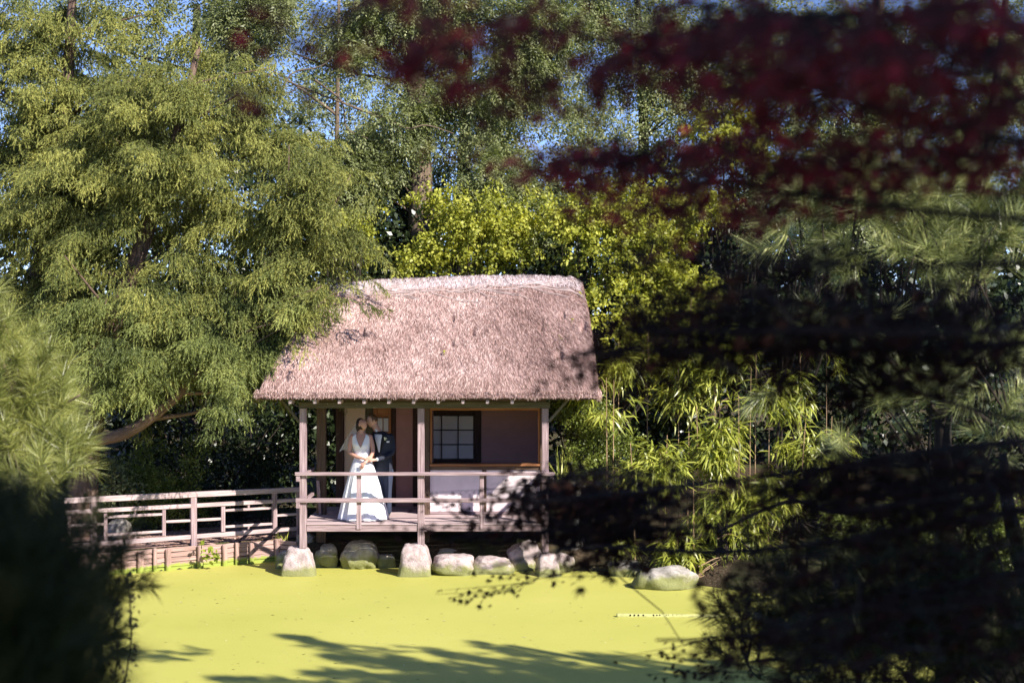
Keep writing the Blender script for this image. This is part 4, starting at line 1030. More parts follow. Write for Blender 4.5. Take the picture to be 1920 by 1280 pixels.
# --- the big yew on the left
t = tree('yew_tree', P(150, 1000, 26.8), 'huge old yew with drooping yellow green sprays, one limb bowing over the fence', 'tree')
t.location.z = .35
mb, cp = trunk_mb([(-8.1, 26.8, .2), (-8.0, 26.8, 2.2), (-7.5, 26.9, 4.5), (-6.6, 26.9, 7.0), (-5.9, 26.8, 9.6)], [.32, .26, .2, .12, .05])
limb_ = curve_pts([P(120, 836, 26.6), P(172, 826, 26.0), P(235, 812, 25.6), P(290, 778, 25.4), P(345, 728, 25.4), P(400, 650, 25.6), P(450, 590, 25.9), P(500, 500, 26.1)], 20)
ells = [(330, 400, 300, 300, 26.9, 1.7), (400, 150, 75, 110, 26.8, .9), (300, 250, 130, 150, 27, 1.3), (500, 320, 120, 110, 26.4, 1.1), (580, 420, 90, 120, 25.9, .9),
        (560, 560, 70, 80, 25.5, .7), (300, 590, 230, 100, 25.6, 1.2), (400, 640, 170, 50, 25.2, .8, 1.6), (260, 670, 110, 40, 25.3, .6), (455, 685, 60, 30, 24.8, .4, 1.6), (500, 726, 34, 10, 24.5, .25, 1.8),
        (640, 330, 40, 40, 25.6, .4), (690, 310, 22, 12, 25.5, .2), (600, 300, 40, 40, 25.8, .4), (500, 215, 40, 45, 26.4, .5, 1.3), (630, 480, 40, 90, 25.6, .5)]
X, U = crown_pts(ells, 230, 3, -.5, 1.9, .35); X, U = front(X, U, .6); X, U = boughs(X, U, 8)
rb = [(640, 570, 60, 12, 24.75, .15), (575, 590, 35, 22, 24.8, .2), (560, 640, 20, 14, 24.6, .2), (600, 545, 40, 12, 24.9, .2)]
Xr, Ur = crown_pts(rb, 26, 4, -9, 1, .2)
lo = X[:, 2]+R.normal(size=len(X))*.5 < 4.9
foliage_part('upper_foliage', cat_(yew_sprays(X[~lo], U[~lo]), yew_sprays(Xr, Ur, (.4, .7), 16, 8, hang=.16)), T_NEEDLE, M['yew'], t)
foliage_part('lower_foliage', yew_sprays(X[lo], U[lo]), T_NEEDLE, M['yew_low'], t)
limbs(mb, V3(cp)+V3(limb_), X, 60, .06, .008); limbs(mb, V3(limb_), Xr, 8, .03, .006)
mb.tube(limb_, list(np.linspace(.14, .035, len(limb_))), 12, .06)
mb.build('trunk', M['bark_yew'], t, smooth=True)
# --- second yew, further left
t = tree('yew_tree', (-10.2, 29, .4), 'taller yew crowding the far left edge, gaps of blue sky in its crown', 'tree')
mb, cp = trunk_mb([(-9.9, 29, .2), (-9.8, 29, 4), (-9.2, 29, 8), (-8.9, 29, 12)], [.3, .25, .16, .06])
ells = [(60, 150, 150, 220, 29, 1.6), (180, 60, 90, 130, 29, 1.2), (20, 420, 130, 220, 28.5, 1.6), (120, 560, 110, 110, 28, 1.2), (300, 60, 70, 90, 29, .8, .8), (60, 640, 120, 90, 28, 1), (200, 260, 120, 160, 28.8, 1)]
X, U = crown_pts(ells, 140, 5, -.6, 1.8, .3); X, U = front(X, U, .6); X, U = boughs(X, U, 7, seed=8)
foliage_part('foliage', yew_sprays(X, U, bl=.070, bw=.024), T_NEEDLE, M['yew'], t)
limbs(mb, V3(cp), X, 40, .06, .008); mb.build('trunk', M['bark_yew'], t, smooth=True)

# --- tall ashes behind the hut
def ash(loc, tr, rad, ells, n, seed, label, lm=60, gap=-.12, mat='ash', kind='ash_tree', bark='bark', gen=None, gs=1.1, T=T_DIAM):
    t = tree(kind, loc, label, 'tree', None)
    mb, cp = trunk_mb(tr, rad)
    X, U = crown_pts(ells, n, seed, gap, gs, .35); X, U = front(X, U, .7)
    foliage_part('foliage', (gen or pinnate)(X, U), T, M[mat], t)
    limbs(mb, V3(cp), X, lm//3, .035, .007, .5, 6, 2.2); mb.build('trunk', M[bark], t, smooth=True); return t
ash((-2.2, 33, .5), [(-2.3, 33, .3), (-2.2, 33, 4), P(790, 360, 33), P(785, 230, 33), P(775, 100, 33), P(765, -60, 33)], [.34, .30, .27, .24, .2, .14],
    [(560, 60, 170, 110, 33, 1.5), (700, 200, 150, 120, 32.5, 1.4), (900, 120, 150, 110, 33, 1.5), (640, 330, 100, 90, 32, 1), (880, 330, 130, 70, 32, 1), (960, 400, 110, 60, 31.5, .8), (760, 20, 180, 70, 33, 1.2), (1000, 60, 100, 80, 33, 1), (450, -10, 120, 60, 33, 1)],
    2500, 21, 'tall ash rising straight behind the thatched roof, its sunlit trunk showing')
ash((3.2, 36, .6), [(3.2, 36, .3), P(1200, 420, 36), P(1207, 260, 36), P(1200, 100, 36), P(1190, -80, 36)], [.2, .17, .13, .10, .06],
    [(1200, 100, 130, 120, 36, 1.5), (1120, 250, 110, 90, 36, 1.2), (1290, 260, 110, 90, 36, 1.2), (1080, 30, 90, 70, 36, 1), (1330, 90, 90, 120, 36, 1.2)],
    1150, 22, 'slender dark tree with loose leaves against the blue sky', 50, -.02, 'ash', 'slender_tree', 'bark_dark', lambda X, U: leafy(X, U, 46, .30, .085, .05), 1.5)
ash((8.0, 33, .7), [(8, 33, .3), P(1620, 420, 33), P(1640, 200, 33), P(1650, -60, 33)], [.3, .26, .2, .1],
    [(1560, 150, 170, 150, 33, 1.6), (1780, 120, 170, 170, 32, 1.6), (1900, 300, 120, 170, 31, 1.4), (1500, 330, 130, 90, 32, 1.1), (1680, 330, 150, 110, 31, 1.2)],
    1300, 23, 'spreading ash on the right, mostly hidden by dark maple leaves', 50, -.2)
ash((-4.6, 37, .6), [(-4.6, 37, .3), (-4.6, 37, 6), (-4.5, 37, 13)], [.10, .08, .04],
    [(480, 260, 140, 130, 37, 1.5), (350, 170, 120, 130, 38, 1.5), (640, 430, 120, 90, 36, 1.2), (250, 330, 150, 150, 38, 1.5), (100, 300, 150, 170, 39, 1.5)],
    700, 24, 'blue shaded ash glimpsed behind the tops of the yews', 40, -.05)
ash((-9.5, 42, .8), [(-9.5, 42, .3), (-9.5, 42, 7), (-9.3, 42, 14)], [.3, .25, .1],
    [(120, 150, 200, 220, 42, 2), (380, 60, 180, 140, 42, 2), (330, 300, 170, 150, 42, 2), (520, 120, 120, 160, 41, 2)], 1300, 25, 'bluish green tree filling the sky behind the yew tops', 30, -.34, 'ash', 'background_tree', 'bark_dark', lambda X, U: leafy(X, U, 44, .42, .12, .06), 1.6)
ash((-1.5, 43, .8), [(-1.5, 43, .3), (-1.5, 43, 7), (-1.3, 43, 14)], [.3, .25, .1],
    [(700, 80, 170, 160, 43, 2), (900, 60, 170, 170, 43, 2), (820, 280, 170, 120, 42, 2, 1.5), (1010, 260, 130, 110, 42, 2, 1.6)], 1700, 26, 'bluish green tree filling the sky behind the ash trunk', 30, -.30, 'ash', 'background_tree', 'bark_dark', lambda X, U: leafy(X, U, 44, .42, .12, .06), 1.6)
ash((7.5, 43, .8), [(7.5, 43, .3), (7.5, 43, 7), (7.6, 43, 14)], [.3, .25, .1],
    [(1160, 120, 150, 200, 43, 2), (1340, 160, 150, 190, 43, 2), (1540, 120, 170, 190, 42, 2), (1780, 150, 200, 220, 42, 2)], 1000, 27, 'dark tree behind the slender one, flecked with violet sky', 30, -.26, 'ash', 'background_tree', 'bark_dark', lambda X, U: leafy(X, U, 44, .42, .12, .06), 1.6)
# twisting bare branch crossing the sky left of the maple tips
t = tree('bare_branch', P(560, 300, 31.5), 'bare curling branch catching sun between yew and ash', 'branch')
mb = MB()
for a in ([(520, 200), (545, 140), (600, 125), (640, 95)], [(480, 150), (500, 170), (535, 175), (560, 165)], [(590, 150), (640, 190), (650, 240), (690, 260)], [(700, 210), (760, 240), (800, 235), (850, 250)]):
    mb.tube(curve_pts([P(x, y, 31.5) for x, y in a], 12), list(np.linspace(.026, .008, 13)), 6, .1)
mb.build('wood', M['bark'], t, smooth=True)

# --- dark evergreen understorey closing the garden
def bush(name, ells, n, seed, mat, label, cat='shrub', c=26, sp=.28, leaf=.10, wd=.05, gap=-.3, gs=1.4, T=T_OVATE, shell=.4, flat=.5, group=None, base=None, lim=.6):
    e = ells[0]; b = P(e[0], e[1], e[4]); b.z = float(height(np.array([b.x]), np.array([b.y]))[0])
    t = tree(name, b, label, cat, group)
    X, U = crown_pts(ells, n, seed, gap, gs, shell); X, U = front(X, U, lim); k = X[:, 2] > b.z+.05; X, U = X[k], U[k]
    foliage_part('foliage', leafy(X, U, c, sp, leaf, wd, flat), T, M[mat], t)
    mb = MB()
    for k in range(4):
        x = b.x+random.uniform(-.3, .3); top = X[R.integers(len(X))]
        mb.tube(curve_pts([(x, b.y, b.z-.1), (x+random.uniform(-.2, .2), b.y, b.z+.6), tuple(top)], 6), list(np.linspace(.05, .012, 7)), 6, .1)
    limbs(mb, [Vector((b.x, b.y, b.z+.3)), Vector((b.x, b.y, b.z+1.2))], X, 14, .03, .006)
    mb.build('stems', M['bark_dark'], t); return t
for k_, (x, y, rx, ry, d, lab) in enumerate([
    (380, 420, 260, 230, 32, 'dark evergreen crown filling the gaps behind the big yew'), (700, 420, 110, 110, 34.5, 'dark evergreen crown between yew and ash trunk'),
    (1180, 450, 200, 130, 33.5, 'dark evergreen crown behind the golden shrub right of the gable'), (1470, 480, 150, 150, 32, 'dark evergreen crown behind the grey green feathery shrub'), (1760, 500, 200, 150, 31.5, 'dark evergreen crown behind the sunlit pine tufts'),
    (120, 760, 230, 260, 31, 'dark evergreen mass behind the yew at the left edge'), (420, 720, 200, 260, 31.5, 'black green laurel behind the fence in deep shade'),
    (640, 650, 170, 260, 32, 'dark laurel seen beneath the ash left of the roof ridge'), (880, 620, 200, 220, 33, 'dark evergreen behind the golden shrub above the roof'),
    (1150, 640, 200, 260, 31.5, 'dark evergreen thicket behind the bamboo near the hut'), (1400, 640, 200, 300, 31, 'dark thicket behind the tallest bamboo canes'),
    (1660, 650, 200, 320, 30, 'dark evergreen behind the right hand pine trunk'), (1900, 650, 180, 330, 29, 'dark evergreen mass closing the right edge')]):
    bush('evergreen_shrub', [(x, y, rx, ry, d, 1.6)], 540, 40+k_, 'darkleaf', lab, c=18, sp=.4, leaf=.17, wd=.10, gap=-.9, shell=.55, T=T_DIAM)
# the wood beyond the garden, one mass
r_ = np.random.default_rng(77); n_ = 30000; X = np.stack([r_.uniform(-30, 30, n_), r_.uniform(47, 52, n_), r_.random(n_)**.8*10.5], -1)
X = X[X[:, 2] < 8.4+1.6*pn(X*np.array([1, .2, 0]), .7, 9)]
me = leaf_mesh('distant_wood', X, R.normal(size=X.shape), R.normal(size=X.shape)+np.array([0, -.5, .5]), R.uniform(.3, .55, len(X)), R.uniform(.18, .3, len(X)), T_DIAM)
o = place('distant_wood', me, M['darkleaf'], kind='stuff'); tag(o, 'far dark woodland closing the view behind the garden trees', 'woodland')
# golden shrub band behind and right of the hut
bush('golden_shrub', [(850, 440, 130, 60, 29.3, .8), (740, 460, 60, 70, 29, .6, .6), (960, 400, 150, 40, 29.2, .8, .45), (820, 370, 90, 30, 29.4, .8, .35), (880, 430, 190, 90, 29.3, .9, .5), (780, 490, 70, 50, 29, .6), (960, 470, 130, 70, 29.2, .8), (840, 390, 60, 30, 29.4, .5, .7), (760, 420, 40, 20, 29.2, .3, .7)], 520, 61, 'gold', 'golden green leafy shrub lit by sun just above the thatched ridge', c=30, sp=.17, leaf=.075, wd=.055, gap=-.22, gs=2.0, shell=.05)
bush('golden_shrub', [(1110, 440, 110, 90, 28.8, .8), (1200, 520, 110, 100, 28.4, .8), (1060, 400, 70, 60, 29, .5), (1290, 520, 70, 70, 28.2, .6), (1300, 400, 80, 50, 28.8, .6, .6), (1180, 390, 200, 70, 29, 1, .5), (1250, 620, 120, 110, 28.2, 1, .5), (1150, 600, 80, 90, 28, .7), (1260, 600, 70, 80, 28, .7), (1240, 450, 70, 60, 28.6, .6), (1160, 680, 60, 40, 27.8, .4)], 980, 62, 'gold', 'golden green shrub right of the roof gable, reaching down to the bamboo', c=30, sp=.17, leaf=.08, wd=.058, gap=-.2, gs=1.9, shell=.05)
bush('golden_shrub', [(640, 480, 60, 50, 29, .5), (655, 445, 40, 30, 29, .4)], 110, 63, 'gold', 'small golden spray beside the yew left of the roof ridge', c=30, sp=.17, leaf=.08, wd=.058, gap=-.3)
bush('vine_shrub', [(1375, 220, 40, 60, 30, .4), (1340, 240, 60, 30, 30, .4), (1400, 300, 50, 40, 30, .4)], 70, 64, 'gold', 'pale yellow green climbing leaves against sky at the maple gap', c=22, sp=.2, leaf=.13, wd=.09, gap=-.2)
bush('grey_shrub', [(1450, 380, 130, 80, 28, .8), (1560, 420, 100, 90, 27.5, .8), (1380, 330, 80, 50, 28.5, .6)], 260, 65, 'ash', 'grey green feathery shrub behind the right hand pine', c=26, sp=.25, leaf=.08, wd=.03)
# shrubs behind the fence
bush('leafy_shrub', [(310, 880, 75, 55, 28.2, .7), (350, 850, 40, 30, 28, .5), (270, 920, 60, 40, 28, .5)], 260, 66, 'shrub', 'sunlit round shrub behind the fence under the yew limb', c=34, sp=.15, leaf=.045, wd=.03, gap=-.25, gs=2.5)
bush('leafy_shrub', [(330, 950, 90, 25, 27.6, .5), (400, 965, 40, 15, 27.6, .3), (255, 965, 50, 20, 27.6, .3)], 200, 67, 'shrub', 'low sunlit ground shrub along the far side of the footpath', c=34, sp=.13, leaf=.045, wd=.03, gap=-.25, gs=2.5)
bush('laurel_shrub', [(215, 915, 35, 45, 27.2, .4), (200, 880, 30, 30, 27.4, .4)], 90, 68, 'ash', 'glossy bluish shrub behind the fence at its left end', c=22, sp=.16, leaf=.09, wd=.04)
bush('fern_shrub', [(460, 900, 90, 60, 29.5, .6), (500, 830, 70, 60, 30, .6)], 120, 69, 'darkleaf', 'dim fern like shrub in the shade left of the hut posts', c=26, sp=.25, leaf=.12, wd=.03)
bush('leafy_shrub', [(621, 830, 14, 70, 28.8, .4), (621, 900, 14, 50, 28.8, .4)], 60, 70, 'shrub', 'speckled shrub seen through the gap between the hut posts', c=26, sp=.15, leaf=.05, wd=.035)
bush('azalea_shrub', [(1095, 775, 48, 36, 26.6, .5), (1065, 760, 30, 20, 26.6, .3), (1120, 800, 40, 25, 26.4, .4)], 200, 71, 'shrub', 'bright small leaved shrub at the right end of the hut', c=34, sp=.13, leaf=.055, wd=.03, gap=-.3, gs=2.5)
bush('azalea_shrub', [(1110, 855, 55, 28, 25.9, .4), (1150, 830, 50, 25, 26, .4), (1100, 885, 40, 18, 25.7, .3)], 180, 72, 'shrub', 'low yellowish shrub behind the stone lantern', c=34, sp=.13, leaf=.05, wd=.03, gap=-.3, gs=2.5)
# lit ground cover on the right hand bank
bush('ivy_mound', [(1500, 990, 120, 45, 25, .8), (1640, 1000, 120, 60, 24, .9), (1420, 1010, 60, 40, 24.5, .5), (1560, 1060, 110, 40, 23, .7)], 420, 73, 'shrub', 'mound of ivy lit in patches on the right hand bank', c=34, sp=.18, leaf=.055, wd=.045, gap=-.1, gs=1.6)
bush('ivy_mound', [(1800, 1000, 130, 80, 22, .9), (1880, 1100, 80, 80, 21, .8), (1720, 1080, 90, 50, 21.5, .7)], 360, 74, 'shrub', 'second ivy mound further right behind the dark pine trunk', c=34, sp=.18, leaf=.055, wd=.045, gap=-.1, gs=1.6)

bush('fern_shrub', [(1365, 1062, 80, 34, 24.0, .5), (1330, 1085, 40, 16, 23.6, .3, 2), (1440, 1090, 60, 30, 23.5, .4), (1160, 1045, 60, 22, 25.6, .3)], 170, 75, 'shrub', 'low fern like plants on the bank beside the large grey boulder', c=24, sp=.16, leaf=.10, wd=.022, gap=-.6)
# --- bamboo
def bamboo(px0, px1, y0, y1, d, canes, n, seed, label):
    bx = ((px0+px1)/2-960)*d/FP; gz = float(height(np.array([bx]), np.array([d]))[0])
    t = tree('bamboo_plant', (bx, d, gz), label, 'bamboo', 'arrow bamboo clumps right of the hut')
    ca = MB()
    for (px, yt, lean) in canes:
        x = (px-960)*d/FP; dy = random.uniform(-.3, .3); top = P(px+lean, yt, d+dy)
        pts = curve_pts([(x, d+dy, gz-.1), ((x+top.x)/2-lean*.0015, d+dy, (gz+top.z)/2), tuple(top)], 10)
        mb = MB(); r0 = .011
        rr = [r0*(1.0 if i % 2 else 1.12)*(1-.5*i/10) for i in range(11)]; mb.tube(pts, rr, 8); mb.build('cane', M['cane'], t)
    ex = [((px0+px1)/2, (y0+y1)/2, (px1-px0)/2, (y1-y0)/2, d, .5)]
    X, U = crown_pts(ex, int(n*1.25), seed, -.12, 2.6, .1); k = X[:, 2] > gz+.1; X, U = X[k], U[k]
    foliage_part('leaves', fans(X, U), T_BLADE, M['bamboo'], t)
    tw = MB()
    for q in X[::5]:
        c = min(canes, key=lambda c: abs((c[0]-960)*d/FP-q[0])); cx = (c[0]-960)*d/FP
        tw.tube([(cx+(q[0]-cx)*.2, d, q[2]-.25), ((cx+q[0])/2, (d+q[1])/2, q[2]-.06), tuple(q)], [.005, .004, .003], 4)
    tw.build('twigs', M['cane'], t, kind='stuff')
bamboo(1085, 1190, 700, 800, 25.6, [(1137, 708, 0), (1148, 712, 3)], 40, 81, 'two thin canes with a leaf tuft beside the gable end')
bamboo(1150, 1290, 820, 930, 24.9, [(1190, 830, -8), (1245, 815, 6)], 150, 82, 'bright low bamboo clump leaning over the dark bank')
bamboo(1230, 1330, 620, 800, 26.4, [(1292, 560, 4), (1272, 640, 0)], 110, 83, 'bamboo with one tall reddish cane right of the gable')
bamboo(1290, 1420, 780, 900, 25.0, [(1350, 760, 0), (1382, 740, 3), (1310, 760, -4)], 170, 84, 'dense lit bamboo clump in the middle of the thicket')
bamboo(1300, 1420, 600, 760, 26.2, [(1405, 640, 4), (1340, 620, 0)], 110, 85, 'taller bamboo behind the dense middle clump')
bamboo(1395, 1520, 690, 790, 25.0, [(1441, 735, 2), (1500, 770, 12), (1418, 650, 0)], 90, 86, 'bamboo with broad pale drooping leaves on slender canes')
bamboo(1290, 1460, 900, 1050, 24.3, [(1350, 900, 0), (1300, 900, 0)], 160, 87, 'lower bamboo drooping towards the large grey boulder')
bamboo(1400, 1500, 880, 960, 24.4, [(1410, 900, 0), (1470, 890, 0)], 70, 88, 'small bamboo tuft catching sun beside the ivy')
bamboo(1230, 1330, 990, 1080, 24.1, [(1270, 1000, 0), (1300, 985, 0)], 70, 89, 'bamboo sprays hanging over the large grey boulder')
bamboo(1130, 1240, 640, 740, 27.0, [(1160, 640, 0), (1215, 620, 0)], 80, 90, 'shaded bamboo behind the two thin canes')
bamboo(1440, 1620, 800, 900, 26.5, [(1500, 760, 0), (1560, 780, 0), (1590, 800, 0)], 120, 91, 'shaded bamboo left of the pine trunk')
bamboo(1140, 1190, 1000, 1030, 25.0, [(1165, 1000, 0)], 12, 92, 'tiny bamboo tuft alone in the dark under the bank')
bamboo(1480, 1580, 640, 760, 26.8, [(1500, 640, 0), (1550, 660, 0)], 60, 93, 'dim bamboo tops behind the maple branches')
cn = tree('fallen_canes', P(1310, 1080, 23.7), 'dry reddish canes lying over the boulder into the pond', 'cane')
for a, b in (((1290, 1095), (1355, 1045)), ((1300, 1090), (1345, 1056)), ((1283, 1100), (1330, 1075)), ((1310, 1062), (1368, 1040)), ((1345, 1010), (1380, 1000))):
    mb = MB(); mb.tube([P(*a, 23.7), P((a[0]+b[0])/2, (a[1]+b[1])/2-4, 23.75), P(*b, 23.8)], [.008, .009, .006], 6); mb.build('cane', M['cane'], cn)
# grass tufts
def grass_tuft(c, n, L, label, name='grass_tuft'):
    t = tree(name, c, label, 'grass')
    q = np.array([c]*n)+R.normal(size=(n, 3))*np.array([.05, .04, 0])
    d = R.normal(size=(n, 3))*np.array([.4, .4, .1])+np.array([0, 0, 1])
    foliage_part('blades', (q, d, R.normal(size=(n, 3)), R.uniform(.5, 1, n)*L, np.full(n, .014), R.random(n)), T_BLADE, M['bamboo'], t)
grass_tuft(P(1052, 905, 25.4), 26, .75, 'tall arching grass blades beside the right hut post')
grass_tuft(P(530, 1016, 26.2), 16, .22, 'small green grass tuft at the end of the revetment')
t = tree('weed_plant', P(400, 1050, 25.3), 'leafy green weed growing out of the board revetment', 'weed')
X = np.array([P(x, y, 25.22) for x, y in ((385, 1040), (397, 1034), (408, 1038), (392, 1050), (405, 1046), (381, 1018))]); foliage_part('leaves', leafy(X, np.tile([0, -1, .4], (6, 1)), 9, .06, .09, .06), T_OVATE, M['weed'], t)

# --- pines
def pine(name, loc, label, tr, rad, ells, n, seed, mat, branches=(), c=80, nl=.15, nw=.0042, gap=-9, lm=40, bark='bark_dark', gs=3, tuft_stem=.14):
    t = tree(name, loc, label, 'tree')
    mb, cp = trunk_mb(tr, rad); allp = V3(cp)
    for b, r0, r1 in branches:
        bp = curve_pts([P(*q) for q in b], 14); mb.tube(bp, list(np.linspace(r0, r1, 15)), 8, .08); allp += V3(bp)
    X, U = crown_pts(ells, n, seed, gap, gs, .3)
    foliage_part('needles', pine_tufts(X, U, c, nl, nw, tuft_stem), T_NEEDLE, M[mat], t)
    limbs(mb, allp, X, lm, .022, .006, .1); mb.build('trunk', M[bark], t, smooth=True); return t
pine('pine_tree', (-4.1, 10, .4), 'bright yellow green young pine at the left edge, softly out of focus',
     [(-3.55, 10.2, .2), (-3.45, 10.2, 2.2), P(53, 900, 10), P(45, 780, 10.1), P(10, 620, 10.2), P(-20, 520, 10.2)], [.06, .05, .035, .03, .015, .008],
     [(20, 740, 90, 100, 10, .5), (95, 760, 45, 45, 10, .35), (40, 840, 90, 45, 9.8, .4), (-15, 620, 36, 50, 10, .3), (-20, 550, 18, 40, 10, .2), (115, 850, 34, 35, 9.6, .3), (145, 905, 16, 20, 9.2, .2), (-80, 700, 70, 160, 10, .5), (80, 905, 50, 30, 9.2, .3)],
     330, 101, 'pine', [([(53, 900, 10), (90, 890, 9.9), (125, 882, 9.8)], .012, .005), ([(50, 800, 10), (100, 770, 9.9), (150, 740, 9.8)], .015, .006)], 90, .17, .0046, bark='bark')
pine('pine_tree', (-1.1, 2.3, 2.0), 'near black blurred pine boughs filling the lower left corner',
     [(-1.35, 2.4, 1.9), (-1.3, 2.4, 3.0), (-1.25, 2.3, 3.9)], [.05, .04, .02],
     [(-50, 1235, 90, 75, 2.0, .09), (-40, 1330, 70, 60, 1.9, .09), (-10, 1165, 50, 40, 2.1, .07), (-90, 1120, 80, 50, 2.1, .08), (10, 1240, 30, 46, 2.2, .06), (-40, 1085, 50, 24, 2.3, .06), (-20, 1390, 90, 50, 1.9, .10), (50, 1270, 14, 26, 2.4, .05)],
     430, 102, 'pine_dark', [([(-100, 1180, 2.2), (60, 1100, 2.1), (120, 1090, 2.1)], .007, .003)], 80, .075, .0024, lm=40)
pine('pine_tree', (-2.0, 5.6, 1.4), 'shaded pine twigs just right of the blurred corner boughs',
     [(-2.3, 5.6, 1.2), (-2.0, 5.6, 2.4), (-1.8, 5.6, 3.2)], [.03, .022, .012],
     [(130, 1000, 40, 34, 5.4, .2), (175, 1060, 36, 30, 5.4, .2), (205, 1040, 14, 16, 5.4, .1), (190, 1120, 26, 50, 5.4, .2), (130, 1180, 70, 90, 5.4, .2), (215, 1075, 10, 14, 5.4, .1)],
     120, 103, 'pine_dark', (), 70, .085, .0035, lm=26)
pine('pine_tree', (3.15, 10, .5), 'pine on the right with sunlit needle tufts above and a dark trunk below',
     [(3.05, 10, .1), (3.05, 10, 1.5), P(1768, 860, 10), P(1772, 760, 10), P(1790, 640, 10), P(1830, 500, 10.1), P(1850, 300, 10.2), P(1880, 60, 10.2), P(1900, -150, 10.2)], [.09, .075, .06, .055, .05, .04, .035, .025, .015],
     [(1590, 420, 90, 40, 9.8, .35), (1500, 440, 60, 34, 9.8, .3), (1640, 480, 90, 34, 9.8, .3), (1700, 400, 90, 50, 9.8, .4), (1740, 470, 70, 50, 9.6, .4), (1850, 470, 80, 60, 9.8, .4), (1530, 360, 60, 22, 10, .3), (1640, 350, 90, 22, 10, .3), (1780, 350, 90, 30, 10, .3), (1890, 380, 40, 50, 9.8, .3), (1800, 530, 60, 25, 9.8, .3),
      (1680, 770, 34, 34, 9.8, .3, 1.3), (1735, 765, 22, 20, 9.8, .2, 1.3), (1800, 790, 24, 24, 9.8, .2, 1.3), (1855, 690, 45, 34, 9.6, .3), (1470, 720, 30, 16, 9.9, .2), (1575, 830, 26, 24, 9.7, .2), (1540, 640, 70, 24, 9.9, .3, .7), (1650, 640, 80, 30, 9.8, .3, .7), (1880, 800, 50, 60, 9.6, .3, .8)],
     135, 104, 'pine_blue', [([(1772, 760, 10), (1844, 700, 9.8), (1930, 680, 9.6)], .03, .01), ([(1844, 624, 9.9), (1809, 584, 9.8), (1774, 536, 9.7), (1765, 400, 9.8)], .028, .01), ([(1772, 790, 10), (1700, 710, 9.9), (1647, 659, 9.8), (1555, 606, 9.8)], .028, .008), ([(1790, 640, 10), (1700, 620, 9.8), (1560, 640, 9.8), (1460, 720, 9.9)], .02, .006), ([(1774, 536, 9.7), (1700, 440, 9.7), (1600, 400, 9.8), (1520, 370, 9.8)], .018, .006), ([(1772, 760, 10), (1830, 775, 9.8), (1900, 830, 9.6), (1960, 900, 9.5)], .026, .012)],
     150, .20, .0062, lm=60, tuft_stem=.24)
pine('pine_tree', (3.6, 7.6, 1.1), 'low dark pine in the lower right corner with needle silhouettes over the pond',
     [(3.2, 7.6, .7), (3.0, 7.6, 1.8), P(1900, 1000, 7.6), P(1880, 850, 7.6)], [.07, .06, .04, .02],
     [(1395, 1165, 34, 28, 7.6, .2, .8), (1450, 1120, 40, 50, 7.6, .25), (1420, 1235, 50, 40, 7.5, .25), (1540, 1180, 110, 80, 7.5, .4, 1.3), (1700, 1120, 130, 100, 7.3, .4, 1.3), (1850, 1200, 110, 90, 7.0, .4, 1.3), (1640, 1250, 160, 50, 7.0, .4, 1.3), (1850, 1040, 90, 60, 7.4, .3), (1480, 1040, 70, 24, 7.8, .2, .6)],
     520, 105, 'pine_dark', [([(1900, 1010, 7.6), (1700, 1100, 7.6), (1520, 1130, 7.6), (1400, 1165, 7.6)], .028, .006), ([(1890, 1100, 7.5), (1700, 1210, 7.4), (1500, 1230, 7.5), (1400, 1240, 7.5)], .022, .005), ([(1880, 900, 7.6), (1600, 960, 7.7), (1480, 940, 7.8), (1340, 1000, 7.9)], .022, .006)],
     75, .14, .0042, lm=60)

